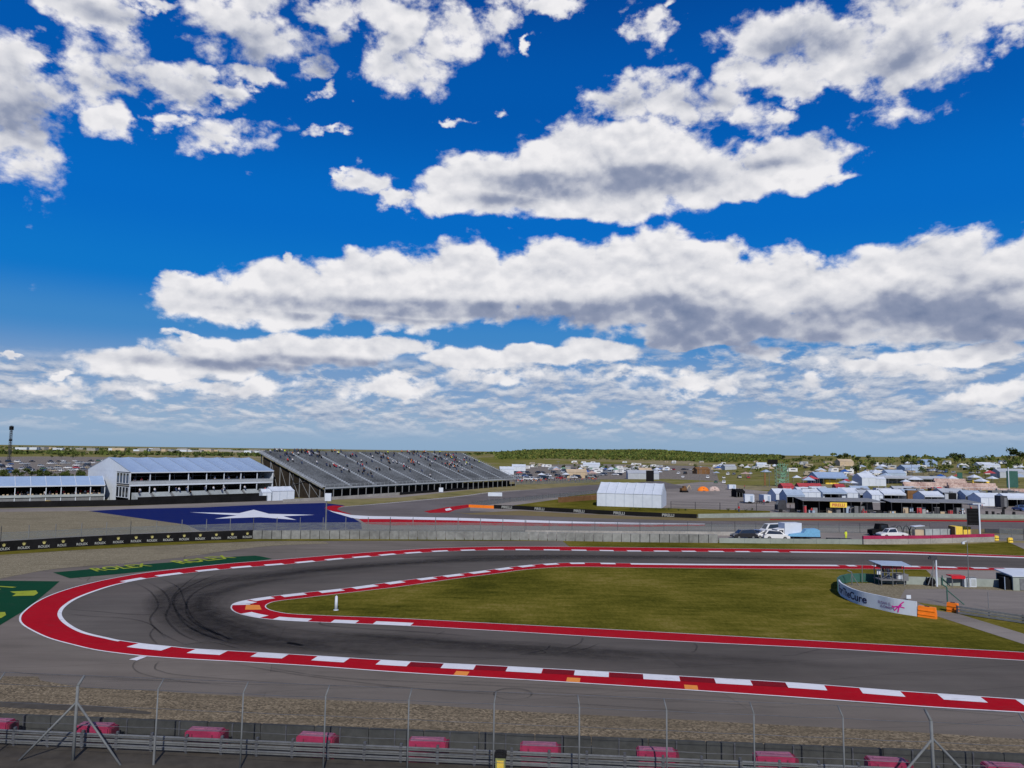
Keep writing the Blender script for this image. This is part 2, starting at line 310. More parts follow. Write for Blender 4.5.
# ------------------------------------------------------------------ mesh helpers
class MB:
    def __init__(s): s.v = []; s.f = []; s.m = []; s.mi = 0
    def add(s, vs, fs):
        b = len(s.v); s.v += [tuple(v) for v in vs]
        for f in fs: s.f.append(tuple(b + i for i in f)); s.m.append(s.mi)
    def box(s, c, d, rz=0, rx=0):
        x, y, z = d[0] / 2, d[1] / 2, d[2] / 2
        mt = Matrix.Rotation(rz, 3, 'Z') @ Matrix.Rotation(rx, 3, 'X'); c = Vector(c)
        vs = [c + mt @ Vector(q) for q in ((-x,-y,-z),(x,-y,-z),(x,y,-z),(-x,y,-z),(-x,-y,z),(x,-y,z),(x,y,z),(-x,y,z))]
        s.add(vs, ((0,3,2,1),(4,5,6,7),(0,1,5,4),(1,2,6,5),(2,3,7,6),(3,0,4,7)))
    def bar(s, p, q, w, h=None, up_=(0, 0, 1)):
        p, q = Vector(p), Vector(q); h = h or w; d = (q - p).normalized(); u = Vector(up_)
        if abs(d.dot(u)) > .98: u = Vector((0, 1, 0))
        sx = d.cross(u).normalized(); sz = sx.cross(d)
        a = []
        for e in (p, q):
            for i, j in ((-1,-1),(1,-1),(1,1),(-1,1)): a.append(e + sx * (i * w / 2) + sz * (j * h / 2))
        s.add(a, ((0,1,2,3),(7,6,5,4),(0,4,5,1),(1,5,6,2),(2,6,7,3),(3,7,4,0)))
    def tube(s, p, q, r, r2=None, n=8):
        p, q = Vector(p), Vector(q); r2 = r if r2 is None else r2; d = (q - p).normalized(); u = Vector((0, 0, 1))
        if abs(d.dot(u)) > .98: u = Vector((0, 1, 0))
        sx = d.cross(u).normalized(); sz = sx.cross(d); a = []
        for e, rr in ((p, r), (q, r2)):
            for i in range(n):
                w = 2 * math.pi * i / n; a.append(e + sx * (math.cos(w) * rr) + sz * (math.sin(w) * rr))
        s.add(a, [(i, (i + 1) % n, n + (i + 1) % n, n + i) for i in range(n)] + [tuple(range(n))[::-1], tuple(range(n, 2 * n))])
    def path(s, pts, r, n=6):
        for a, b in zip(pts[:-1], pts[1:]): s.tube(a, b, r, n=n)
    def prism(s, outline, y0, y1):
        """outline in (x,z) extruded along y"""
        n = len(outline); a = [(x, y0, z) for x, z in outline] + [(x, y1, z) for x, z in outline]
        tri = tessellate_polygon([[Vector((x, z, 0)) for x, z in outline]])
        s.add(a, [(i, (i + 1) % n, n + (i + 1) % n, n + i) for i in range(n)] + [tuple(t_) for t_ in tri] + [tuple(n + i for i in t_[::-1]) for t_ in tri])
    def quad(s, *p): s.add(p, [tuple(range(len(p)))])
    def slab(s, pts, th):
        """thin solid panel through pts (planar), thickness th along its normal"""
        pts = [Vector(p) for p in pts]; nn = (pts[1] - pts[0]).cross(pts[2] - pts[0]).normalized() * th; n = len(pts)
        s.add(pts + [p + nn for p in pts], [tuple(range(n))[::-1], tuple(range(n, 2 * n))] + [(i, (i + 1) % n, n + (i + 1) % n, n + i) for i in range(n)])
    def build(s, name, m, parent=None, smooth=False):
        me = bpy.data.meshes.new(name); me.from_pydata(s.v, [], s.f)
        for x in (m if isinstance(m, (list, tuple)) else [m]): me.materials.append(MATS[x] if isinstance(x, str) else x)
        if any(s.m): me.polygons.foreach_set('material_index', s.m)
        bm = bmesh.new(); bm.from_mesh(me); bmesh.ops.recalc_face_normals(bm, faces=bm.faces); bm.to_mesh(me); bm.free()
        if smooth:
            me.polygons.foreach_set('use_smooth', [True] * len(me.polygons))
        o = bpy.data.objects.new(name, me); COL.objects.link(o)
        if parent is not None: o.parent = parent
        return o
def tag(o, label, cat, group=None, kind=None):
    if label: o['label'] = label
    if cat: o['category'] = cat
    if group: o['group'] = group
    if kind: o['kind'] = kind
    return o
def thing(name, label, cat, loc=(0, 0, 0), rz=0, group=None):
    o = bpy.data.objects.new(name, None); COL.objects.link(o); o.location = loc; o.rotation_euler = (0, 0, rz); o.empty_display_size = .2
    return tag(o, label, cat, group)
KIDS = {}
def copy_tree(o, loc=None, rz=None, label=None, group=None, scale=None):
    c = o.copy(); COL.objects.link(c)
    if loc is not None: c.location = loc
    if rz is not None: c.rotation_euler = (0, 0, rz)
    if scale is not None: c.scale = scale if isinstance(scale, (tuple, list)) else (scale,) * 3
    if label: c['label'] = label
    if group: c['group'] = group
    for ch in o.children:
        d = ch.copy(); COL.objects.link(d); d.parent = c
        for g in ch.children:
            e = g.copy(); COL.objects.link(e); e.parent = d
    return c
def setmat(o, m, slot=0):
    o.material_slots[slot].link = 'OBJECT'; o.material_slots[slot].material = MATS[m] if isinstance(m, str) else m

def catmull(pts, n=6):
    out = []
    for i in range(len(pts) - 1):
        p0, p1, p2, p3 = pts[max(i - 1, 0)], pts[i], pts[i + 1], pts[min(i + 2, len(pts) - 1)]
        for k in range(n):
            t = k / n
            out.append(0.5 * ((2 * p1) + (p2 - p0) * t + (2 * p0 - 5 * p1 + 4 * p2 - p3) * t * t + (3 * p1 - p0 - 3 * p2 + p3) * t ** 3))
    out.append(pts[-1]); return out
def line(pix, n=6, ext0=0, ext1=0):
    w = [P(*p) for p in pix]
    if n > 1: w = catmull(w, n)
    if ext0: w.insert(0, w[0] + (w[0] - w[min(3, len(w) - 1)]).normalized() * ext0)
    if ext1: w.append(w[-1] + (w[-1] - w[-min(4, len(w))]).normalized() * ext1)
    return w
def sheet(name, pts, z, m, kind='structure', label=None):
    tri = tessellate_polygon([[Vector((p.x, p.y, 0)) for p in pts]])
    mb = MB(); mb.add([(p.x, p.y, z) for p in pts], tri)
    o = mb.build(name, m); me = o.data
    for p in me.polygons:
        if p.normal.z < 0: p.flip()
    if kind: o['kind'] = kind
    return o
def pxsheet(name, pix, z, m, n=1): return sheet(name, line(pix, n), z, m)
def offs(pts, w):
    out = []
    for i, p in enumerate(pts):
        t = (pts[min(i + 1, len(pts) - 1)] - pts[max(i - 1, 0)]); t.z = 0; t.normalize()
        out.append(p + Vector((-t.y, t.x, 0)) * w)
    return out
def ribbon(pts, w, z, mb):
    a = offs(pts, w / 2); b = offs(pts, -w / 2); base = len(mb.v)
    n = len(pts); mb.add([(p.x, p.y, z) for p in a] + [(p.x, p.y, z) for p in b], [(i, n + i, n + i + 1, i + 1) for i in range(n - 1)])
def ribbon_uv(name, runs, z, m):
    """runs: list of (points, width); one sheet of tyre rubber with a u along and v across the mark"""
    me = bpy.data.meshes.new(name); vs = []; fs = []; uv = []; fade = []
    for k, (pts, w) in enumerate(runs):
        a = offs(pts, w / 2); b = offs(pts, -w / 2); n = len(pts); base = len(vs); L = [0]
        for i in range(1, n): L.append(L[-1] + (pts[i] - pts[i - 1]).length)
        zz = z + k * 0.0006
        vs += [(p.x, p.y, zz) for p in a] + [(p.x, p.y, zz) for p in b]
        uvs = [(l, 1) for l in L] + [(l, 0) for l in L]
        fd = [min(1, i / (n * .18), (n - 1 - i) / (n * .18)) for i in range(n)] * 2
        fade += fd
        for i in range(n - 1):
            f = (i, n + i, n + i + 1, i + 1); fs.append(tuple(base + j for j in f)); uv += [uvs[j] for j in f]
    me.from_pydata(vs, [], fs); me.materials.append(MATS[m]); l = me.uv_layers.new(name='UVMap')
    l.data.foreach_set('uv', [c for q in uv for c in q])
    at_ = me.attributes.new('fade', 'FLOAT', 'POINT'); at_.data.foreach_set('value', fade)
    o = bpy.data.objects.new(name, me); COL.objects.link(o); o['kind'] = 'structure'; return o

# ------------------------------------------------------------------ terrain
def ss(a, b, x):
    t = max(0, min(1, (x - a) / (b - a))); return t * t * (3 - 2 * t)
def TH(x, y):
    r = math.hypot(x, y)
    if y <= 0: return 0.0
    a = x / max(y, 1)
    h = 0
    hr = ss(.27, .46, a)
    crest = 15.5 + 2.0 * math.sin(a * 21) + 1.4 * math.sin(a * 47 + 1)
    h += hr * (ss(330, 950, r) * crest) * (1 - .12 * ss(1000, 1400, r))
    hm = math.exp(-((a - .14) / .17) ** 2)
    h += (1 - hr) * ss(1150, 1900, r) * (9 + 12 * hm * (1 + .12 * math.sin(a * 40))) * ss(-.12, .05, a)
    h -= .0 * r
    h += (1 - hr) * ss(2500, 5000, r) * 12 * ss(0.0, -.1, a)
    return h
def G(px, py):
    """where the sight line through (px,py) meets the terrain"""
    d = ray(px, py); t = 60.0; o = Vector((0, 0, CAMH)); step = 1.01
    prev = t
    while t < 9000:
        p = o + d * t
        if p.z <= TH(p.x, p.y): break
        prev = t; t *= step
    a, b = prev, t
    for _ in range(12):
        c = (a + b) / 2; p = o + d * c
        if p.z <= TH(p.x, p.y): b = c
        else: a = c
    p = o + d * b; p.z = TH(p.x, p.y); return p
def terrain():
    m = bpy.data.materials.new('country'); m.use_nodes = True; t = m.node_tree; bs = t.nodes['Principled BSDF']
    g = N(t, 'ShaderNodeNewGeometry').outputs['Position']
    v = N(t, 'ShaderNodeTexVoronoi'); v.inputs['Scale'].default_value = .006; link(t, vmth(t, 'ADD', g, vmth(t, 'MULTIPLY', noise(t, g, .01, 4, .6, 0, True), (120, 120, 0))), v.inputs['Vector'])
    s = N(t, 'ShaderNodeSeparateXYZ'); link(t, v.outputs['Color'], s.inputs[0])
    cr = N(t, 'ShaderNodeValToRGB'); cr.color_ramp.interpolation = 'LINEAR'; e = cr.color_ramp.elements
    e[0].position = 0; e[0].color = (.11, .12, .025, 1); e[1].position = 1; e[1].color = (.33, .28, .19, 1)
    for pp, c in ((.3, (.17, .165, .04)), (.5, (.27, .225, .12)), (.65, (.19, .18, .05)), (.85, (.30, .25, .16))):
        k = e.new(pp); k.color = (*c, 1)
    n = noise(t, g, .02, 6, .65)
    link(t, mth(t, 'ADD', mth(t, 'MULTIPLY', s.outputs[0], .6), mth(t, 'MULTIPLY', n, .45)), cr.inputs[0])
    c = mixc(t, mth(t, 'MULTIPLY', sstep(t, noise(t, g, .11, 6, .7), .45, .65), .5), cr.outputs[0], (.06, .07, .022))
    link(t, c, bs.inputs['Base Color']); bs.inputs['Roughness'].default_value = 1; bs.inputs['Specular IOR Level'].default_value = .0
    MATS['country'] = m
    rs = [0] + [20 * 1.35 ** i for i in range(8)]
    r = 230
    while r < 3500: rs.append(r); r *= 1.035
    while r < 16000: rs.append(r); r *= 1.2
    rs = sorted(rs); angs = [R(a) for a in list(range(-180, -50, 10)) + [x * .6 - 50 for x in range(167)] + list(range(52, 180, 8))]
    mb = MB(); n = len(angs); vs = []
    for r in rs:
        for a in angs:
            x, y = math.sin(a) * r, math.cos(a) * r; vs.append((x, y, TH(x, y)))
    fs = []
    for i in range(len(rs) - 1):
        for j in range(n):
            k = (j + 1) % n; fs.append((i * n + j, i * n + k, (i + 1) * n + k, (i + 1) * n + j))
    me = bpy.data.meshes.new('ground'); me.from_pydata(vs, [], fs); me.materials.append(m)
    for p in me.polygons:
        p.use_smooth = True
    bm = bmesh.new(); bm.from_mesh(me); bmesh.ops.remove_doubles(bm, verts=bm.verts, dist=.001); bmesh.ops.recalc_face_normals(bm, faces=bm.faces)
    if sum(f.normal.z for f in bm.faces) < 0: bmesh.ops.reverse_faces(bm, faces=bm.faces)
    bm.to_mesh(me); bm.free()
    o = bpy.data.objects.new('ground', me); COL.objects.link(o); o['kind'] = 'structure'
terrain()

# ------------------------------------------------------------------ the hairpin
OUT = [(1024,713.2),(929.5,707.7),(800,698.3),(700,691.5),(600,685),(500,679),(400,673),(317,667),(260,663.5),(200,660.3),(160,657.8),(129,655),(97.6,650.8),(76,646),(48.8,638.5),(29.3,629.3),(21.5,623.5),(20.1,618.3),(23.4,612.7),(35.2,603.4),(50.8,595.6),(72.3,588.3),(97.7,581.9),(121,577.2),(148.4,572.7),(175.8,569.6),(200,566.8),(233,563.5),(273,560.4),(312,557.2),(351,554),(390,551.2),(442,548.2),(520,546.7),(640,547.8),(770,549.3),(835,550.1),(894,551.3),(959,553.6),(1024,556.3)]
INN = [(1024,700.5),(950,695.3),(898,691.7),(800,684),(700,678),(600,672.3),(500,666.8),(400,661.8),(300,655.5),(200,649.8),(173.8,647.5),(145,644.6),(121,641.3),(109,638.8),(84,632.7),(68.4,624.5),(61.5,617),(62,610.8),(67.4,605),(78,598.5),(95.7,591.5),(117,585),(146.5,579),(183.6,574),(220,570),(252.7,567.2),(284,564.9),(312,562.3),(343,559.4),(372,557),(395,554.9),(422.5,553),(448.6,551.6),(503,550.4),(588,551.1),(640,551.8),(770,552.6),(835,553.4),(900,554.4),(959,556.3),(1024,558.5)]
KOUT = [(1024,661.2),(900,653.6),(824,649),(700,643),(600,637.6),(500,631.5),(400,626),(317,622.6),(282,620.8),(258.6,618.4),(241,614.7),(233.2,611.2),(231.3,607.3),(235,603.6),(248.8,600.2),(270.3,597),(301.6,593.4),(338.7,589.5),(371.9,585.2),(400,581.3),(431,577.6),(458.6,574.3),(484,571),(507.4,567.8),(530,565.3),(556,563.5),(583.6,563),(640,563.7),(697.7,564.3),(770,564.8),(828.6,565.2),(900,566),(946,567),(1024,568.8)]
KIN = [(1024,653),(900,646),(824,641.9),(700,635),(600,629.5),(500,624.3),(400,619),(336.7,616.6),(293.8,614.6),(278,612.5),(268.4,609.8),(265.4,606.9),(268.4,604),(278,601.4),(309.4,597.7),(340.6,594),(375.8,589.9),(400,587),(448.8,580),(497.7,573.7),(520,570.6),(544.5,568.4),(575.8,567.1),(640,568),(700,568.6),(770,569.1),(828.6,569.2),(926,569.8),(1024,571.2)]
out_l, inn_l, kout_l, kin_l = (line(x, 5, 90, 90) for x in (OUT, INN, KOUT, KIN))
pxsheet('asphalt_apron', [(-900,700),(-60,694),(0,690),(90,700),(512,728),(1024,752),(1900,800),(1900,566),(1500,560),(1100,548),(1024,546),(900,545.5),(720,543.5),(560,541),(390,540),(253,540.5),(130,546),(0,554),(-300,575),(-900,620)], .02, 'asphalt_runoff')
sheet('track', inn_l, .035, 'asphalt_track')
sheet('kerb_painted_red', out_l + inn_l[::-1], .045, 'red_paint')
sheet('kerb_painted_red', kout_l, .045, 'red_paint')
# the nose of the inner kerb and the straight beside it end on the grass
sheet('grass_infield', kin_l, .055, 'grass')['kind'] = 'stuff'
def stripe(name, run, w, z, m):
    mb = MB(); ribbon(run, w, z, mb); o = mb.build(name, m); o['kind'] = 'structure'; return o
mb = MB()
for run, w, s_ in ((out_l, .16, -1), (inn_l, .13, 1), (kout_l, .14, 1), (kin_l, .10, 0)):
    if s_ == 0 :
        i0 = 8; i1 = min(range(len(run)), key=lambda i: (run[i] - P(1024, 571.2)).length)
        run = run[i0 - 8:i1]
    ribbon(run, w, .062, mb)
# thicker white along the inside of the red at the apex of the hairpin
i0 = min(range(len(inn_l)), key=lambda i: (inn_l[i] - P(121, 641.3)).length); i1 = min(range(len(inn_l)), key=lambda i: (inn_l[i] - P(146, 579)).length)
ribbon(offs(inn_l[i0:i1], 0.12 if True else 0), .34, .064, mb)
o = mb.build('white_line', 'white_paint'); o['kind'] = 'structure'
def seg(run, xa, xb, lower):
    """slice of a run between two pixel columns, on its lower or upper leg in the picture"""
    proj = []
    for p in run:
        q = p - Vector((0, 0, CAMH)); dz = q.dot(fwd)
        proj.append((512 + F * q.dot(right) / dz if dz > 1 else 1e9, 384 - F * q.dot(up) / dz if dz > 1 else 1e9))
    tip = min(range(len(proj)), key=lambda i: proj[i][0])
    rng = range(0, tip + 1) if lower else range(tip, len(run))
    out = []
    for i in list(rng)[:-1]:
        a, b = proj[i][0], proj[i + 1][0]
        lo, hi = min(a, b), max(a, b)
        if hi < xa or lo > xb or hi - lo < 1e-6 or hi > 5000: continue
        for k in range(5):
            t = k / 4; x = a + (b - a) * t
            if xa <= x <= xb: out.append(run[i].lerp(run[i + 1], t))
        for xc in (xa, xb):
            if lo < xc < hi: out.append(run[i].lerp(run[i + 1], (xc - a) / (b - a)))
    if not out: return []
    # order along the run
    o0 = run[list(rng)[0]]; out = sorted(out, key=lambda p: (p - o0).length)
    res = [out[0]]
    for p in out[1:]:
        if (p - res[-1]).length > .05: res.append(p)
    return res
def blocks(name, run, lst, lower, off, w, z, m, skew=0.0):
    mb = MB()
    for a, b in lst:
        s_ = seg(run, a, b, lower)
        if len(s_) < 2: continue
        ribbon(offs(s_, off), w, z, mb)
    o = mb.build(name, m); o['kind'] = 'structure'; return o
low_white = [(139,172),(196,228),(258,289),(318,350),(381,411),(444,476),(508,543),(575,609),(643,679),(714,750),(785,824),(859,900),(936,980),(1015,1060)]
low_dark = [(412,444),(477,508),(544,575),(610,643),(680,714),(751,785)]
sA = -0.62
blocks('kerb_block_white', inn_l, low_white, True, -sA, 1.25, .056, 'white_paint')
blocks('kerb_block_dark_red', inn_l, low_dark, True, -sA, 1.2, .053, 'dark_red_paint')
top_white = [(128,147),(160,184),(199,220),(233,253),(266,285),(298,316),(328,345),(355,372),(382,397),(407,423),(434,449),(462,476),(489,504),(516,530),(544,560),(572,587),(600,614),(628,642),(655,670),(683,697),(710,725),(737,751),(764,780),(792,1200)]
blocks('kerb_block_white', inn_l, top_white, False, -sA, 1.25, .056, 'white_paint')
nose = [(249,270),(280,303),(318,340),(351,373),(384,400),(416,432),(442,459),(468,485),(494,508),(517,531),(542,556),(569,584),(600,615),(630,836),(845,854),(871,885),(900,917),(936,954),(970,985),(1003,1030)]
blocks('kerb_block_white', kout_l, nose, False, -.62, 1.2, .056, 'white_paint')
blocks('kerb_block_white', kout_l, [(240,259),(272,307),(330,355),(372,410)], True, -.62, 1.2, .056, 'white_paint')
blocks('kerb_block_white', kout_l, [(232,246)], False, -.9, 1.7, .056, 'white_paint')
pxsheet('kerb_patch_orange', [(246,605.4),(259.5,605.6),(261.5,610.2),(245,610.2)], .058, 'orange_paint')
for (a, b) in ((453, 466.5), (566, 579.5), (684.5, 698.5)):
    s_ = seg(out_l, a, b, True)
    mb = MB(); ribbon(offs(s_, -.62), 1.0, .058, mb); o = mb.build('kerb_patch_orange', 'orange_paint'); o['kind'] = 'structure'
pxsheet('kerb_mark_white', [(129,660.3),(140,656.8),(147,657.2),(137,661.2)], .058, 'white_paint')

# rubber laid down by tyres
def cl(lst, n=8): return line(lst, n)
rl = [([(420,650),(330,646),(260,637),(205,622),(178,607),(185,592),(225,580),(300,572),(420,562),(560,556.8),(760,558),(1024,562)], 6.5),
      ([(1024,680),(800,664),(600,651),(420,640),(300,631),(235,618),(205,606),(215,594),(260,583),(340,574),(470,563)], 3.2)]
rl += [([(330,650),(250,640),(200,625),(182,607),(196,592),(240,580),(330,569)], 9.5), ([(420,652),(320,643),(245,632),(208,612),(220,594),(290,578)], 6.0), ([(800,672),(600,657),(420,645),(300,637)], 7.0), ([(240,581),(330,569),(470,559.5),(640,558),(820,560)], 7.0)]
ribbon_uv('tyre_rubber', [(cl(a), w) for a, w in rl], .066, 'rubber_line')
soft = [([(260,652),(205,638),(168,618),(155,603),(168,590),(196,581),(240,574)], 2.6), ([(290,650),(225,636),(190,620),(172,604),(180,592),(215,580)], 3.2),
        ([(400,655),(300,648),(230,640),(190,628)], 2.4), ([(700,659),(500,647),(330,634)], 2.2), ([(560,559),(420,563),(300,573),(230,583)], 3.0),
        ([(330,647),(255,634),(212,618),(196,606),(203,594)], 2.0), ([(385,558),(470,556.5),(620,556.8),(860,561)], 2.2), ([(640,660),(520,652),(400,645)], 1.8)]
ribbon_uv('tyre_rubber', [(cl(a), w) for a, w in soft], .070, 'rubber_soft')
sk = [([(146,582),(162,591),(170,604),(166,618),(180,634),(205,645)], .28), ([(134,583),(150,592),(158,606),(150,620),(160,633),(188,647)], .24),
      ([(66,610),(95,612),(130,615),(165,616)], .25), ([(64,614),(90,617),(125,619),(150,625),(166,640)], .2), ([(155,628),(150,636),(158,646)], .2),
      ([(225,572),(200,582),(176,596),(178,616),(200,634),(250,649)], .3), ([(240,575),(208,586),(188,600),(190,620),(220,636)], .3), ([(183,646),(210,643),(240,650)], .2),
      ([(160,579),(178,588),(185,603),(196,622),(230,640)], .22), ([(205,570.5),(186,584),(172,600),(182,618),(196,628)], .22),
      ([(143,659),(134,664),(134,670),(146,676),(180,682),(260,690)], .14), ([(160,662),(155,667),(160,672),(200,678),(400,692)], .16),
      ([(95,681),(150,681.5),(230,685),(320,687)], .13), ([(230,664),(300,676),(420,690),(520,697)], .18), ([(260,667),(330,678),(440,684),(600,692)], .16),
      ([(330,684),(460,692),(600,699),(740,706)], .12), ([(500,690),(640,699),(800,710)], .12), ([(400,680),(520,685),(660,694),(820,706)], .10), ([(560,704),(700,713)], .12), ([(850,702),(960,713),(1024,719)], .12),
      ([(520,656),(545,651),(550,646)], .2), ([(565,650),(580,644),(583,638)], .2), ([(600,644),(585,650),(560,655)], .16), ([(500,652),(530,650),(545,654),(510,657)], .14),
      ([(693,643.5),(697,647),(695,652),(690,654)], .16), ([(795,656),(812,652),(822,650)], .15), ([(780,657),(800,656)], .12), ([(436,636),(445,632)], .14),
      ([(76,577),(82,580),(90,578),(88,582),(110,580)], .15), ([(184,560),(186,556),(200,554),(230,551.5),(255,550.6)], .22), ([(186,561),(195,558.5),(212,557)], .2),
      ([(5,672),(40,676),(90,678),(200,684)], .12), ([(300,651),(420,657),(560,661)], .14), ([(320,622),(330,627),(420,633),(480,638)], .3)]
ribbon_uv('tyre_skid', [(cl(a), w) for a, w in sk], .078, 'skid')
c = P(512.5, 695.3); rr = 1.24
ring = [c + Vector((math.cos(a) * rr, math.sin(a) * rr * .92, 0)) for a in [i * 2 * math.pi / 40 for i in range(-9, 36)]]
ribbon_uv('tyre_skid', [(ring, .13), ([p * 1.0 + Vector((.07, .1, 0)) for p in ring[5:30]], .1)], .10, 'skid')

# gravel traps, verges, painted run-off
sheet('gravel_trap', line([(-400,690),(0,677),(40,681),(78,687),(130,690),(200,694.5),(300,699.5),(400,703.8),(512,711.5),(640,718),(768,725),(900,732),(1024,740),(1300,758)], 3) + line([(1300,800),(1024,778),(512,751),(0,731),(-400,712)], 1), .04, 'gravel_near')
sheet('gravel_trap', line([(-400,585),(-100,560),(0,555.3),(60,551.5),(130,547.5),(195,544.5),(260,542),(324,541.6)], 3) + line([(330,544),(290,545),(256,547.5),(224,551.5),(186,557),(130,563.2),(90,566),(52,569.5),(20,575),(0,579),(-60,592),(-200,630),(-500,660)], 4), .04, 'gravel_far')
sheet('grass_verge', line([(-400,578),(0,551),(130,543.5),(253,539),(390,538.8),(560,539.5),(562,541.2),(390,540.8),(262,541.3),(195,544),(130,547.3),(60,551.3),(0,555.2),(-400,585)], 1), .046, 'grass')['kind'] = 'stuff'
sheet('grass_verge', line([(561,540),(640,542),(770,543.4),(900,545),(960,544.5),(1011,542),(1024,549.5),(1100,580)], 1) + line([(1100,562),(1024,556.5),(959,553.8),(894,551.5),(835,550.3),(770,549.5),(640,548),(570,547.2)], 1), .041, 'grass')['kind'] = 'stuff'
pxsheet('runoff_painted_green', [(53,572.7),(117,567.2),(153,563.8),(185,561.6),(234,556.8),(255,555.8),(262,556.8),(272,559),(255,561.4),(220,564.3),(182,568),(144,571.8),(110,575),(70,578.6)], .036, 'green_paint')
pxsheet('runoff_painted_green', [(-60,581),(9,581),(59.6,581.6),(50,590),(39,599),(21.5,612.5),(0,625.5),(-60,650)], .036, 'green_paint')

def text_mesh(txt, size, m, name='lettering', bold=True, depth=0.0):
    cu = bpy.data.curves.new('t', 'FONT'); cu.body = txt; cu.size = size; cu.offset = size * (.02 if bold else 0); cu.extrude = depth; cu.align_x = 'CENTER'; cu.align_y = 'CENTER'
    ob = bpy.data.objects.new('t', cu); COL.objects.link(ob); bpy.context.view_layer.update()
    me = bpy.data.meshes.new_from_object(ob.evaluated_get(bpy.context.evaluated_depsgraph_get())); bpy.data.objects.remove(ob)
    me.name = name; me.materials.clear(); me.materials.append(MATS[m]); return me
def ground_text(txt, a, b, size_px_h, z, m, stretch=None):
    """lettering painted on the ground between two ground points a,b (baseline)"""
    pa, pb = P(*a), P(*b); me = text_mesh(txt, 1, m, 'ground_lettering'); xs = [v.co.x for v in me.vertices]; ys = [v.co.y for v in me.vertices]
    w = max(xs) - min(xs); h = max(ys) - min(ys); L = (pb - pa).length; ang = math.atan2((pb - pa).y, (pb - pa).x)
    for v in me.vertices:
        v.co.x = (v.co.x - min(xs)) * L / w; v.co.y = (v.co.y - min(ys)) * size_px_h / h
    o = bpy.data.objects.new('ground_lettering', me); COL.objects.link(o); o.location = (pa.x, pa.y, z); o.rotation_euler = (0, 0, ang); o['kind'] = 'structure'; return o
ground_text('ROLEX', (97,571.8), (153,566.4), 3.4, .05, 'lime_paint')
ground_text('ROLEX', (183,564.2), (237,558.0), 3.8, .05, 'lime_paint')
def crown(c, w, h, ang, z):
    mb = MB(); ca, sa = math.cos(ang), math.sin(ang)
    pts = [(-.3, 0), (.3, 0), (.5, .8), (.25, .45), (.15, 1), (0, .5), (-.15, 1), (-.25, .45), (-.5, .8)]
    w3 = [Vector((c.x + ca * x * w - sa * y * h, c.y + sa * x * w + ca * y * h, 0)) for x, y in pts]
    return sheet('ground_emblem', w3, z, 'lime_paint')
ground_text('ROLEX', (-70,600), (17,587.5), 5.5, .05, 'lime_paint')
pxsheet('ground_emblem', [(10,592),(36,590.8),(38,593.5),(34,596),(12,596.5),(16,594.3)], .05, 'lime_paint')
pxsheet('ground_emblem', [(-20,613),(5,612.5),(6,615.5),(1,618.5),(-20,620)], .05, 'lime_paint')

# far loop of the circuit, behind the two walls
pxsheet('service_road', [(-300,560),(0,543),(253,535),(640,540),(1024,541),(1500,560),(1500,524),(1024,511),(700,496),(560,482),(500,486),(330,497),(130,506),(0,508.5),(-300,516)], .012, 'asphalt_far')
pxsheet('gravel_trap', [(-300,528),(0,512),(88,511),(130,517),(186,524.7),(192,531),(100,535),(0,540),(-300,552)], .024, 'gravel_far')
pxsheet('runoff_painted_blue', [(88.5,511),(130,509),(200,507.6),(260,504.8),(324,503),(345,505.5),(330,509),(345,514),(354,518.6),(361,523),(362,530),(300,530),(200,531),(186,524.7),(130,517)], .03, 'blue_paint')
pxsheet('runoff_star_white', [(190,512.4),(239,513.3),(253.7,509.8),(269,513.9),(314.7,515),(283.4,516.3),(296.5,520.1),(260,517.3),(214.6,518.9),(236.8,515.5)], .036, 'white_paint')
pxsheet('grass_dry', [(328,500),(400,497.5),(455,491.5),(515,484.6),(600,480),(600,484.2),(520,490.3),(488,492.7),(455,496.6),(390,502.6),(341,507),(326,503.5)], .027, 'country')
asphalt_mat('asphalt_loop', .14, (1.12, 1, .95))
pxsheet('track', [(338,508.5),(345,506.8),(390,503.6),(455,497.6),(488,493.4),(520,491),(575,486),(600,484.7),(660,481),(690,488),(600,492.5),(510,501.3),(470,507),(470,511),(520,513),(600,516),(700,519),(1024,522.5),(1400,530),(1400,538),(1024,531),(760,527),(640,526),(520,523),(390,519),(350,514.5),(336,510.5)], .03, 'asphalt_loop')
pxsheet('kerb_painted_red', [(324.5,508),(328,506.3),(334,505.6),(345,506.2),(339,507.6),(337,509.2),(342,511.6),(352,514.4),(345,513.6),(333,511.6)], .04, 'red_paint')
pxsheet('runoff_painted_white', [(324,508.6),(329,510.6),(337,512),(351,515.2),(369,516.2),(390,516.6),(455,517.9),(520,520),(575,521.7),(640,523.1),(705,523.8),(705,524.6),(640,524.7),(575,523.8),(520,522.4),(455,520.5),(390,519.1),(359,519),(351,517.9),(333,512.4)], .04, 'white_paint')
pxsheet('runoff_painted_red', [(359,519.2),(390,519.3),(455,520.7),(520,522.6),(640,524.9),(705,524.8),(705,526),(640,527),(520,526),(464,525),(390,525.5),(366,524)], .038, 'red_paint')
pxsheet('kerb_painted_red', [(424,511.6),(445,507.6),(468,504.6),(470,507.4),(455,510),(449,512.6),(430,513)], .04, 'red_paint')
pxsheet('kerb_mark_white', [(445,509.2),(450,508),(452,510),(446,511)], .044, 'white_paint')
mb = MB(); ribbon(line([(341,507),(390,503),(455,497),(488,492.6),(520,490.2)], 6), .35, .045, mb); mb.build('white_line', 'white_paint')['kind'] = 'structure'
gravel_mat('lot_dust', (.17, .15, .13), (.24, .215, .19), (.30, .27, .23))
paint_mat('dry_brown', (.20, .155, .07), .5, .6)
pxsheet('grass_dry', [(455,512.4),(468,513.4),(520,510.6),(560,513),(640,516.8),(700,518),(1024,519.5),(1400,526),(1400,530),(1024,521.8),(700,521),(600,518.5),(520,515.6),(470,514.5)], .034, 'dry_brown')
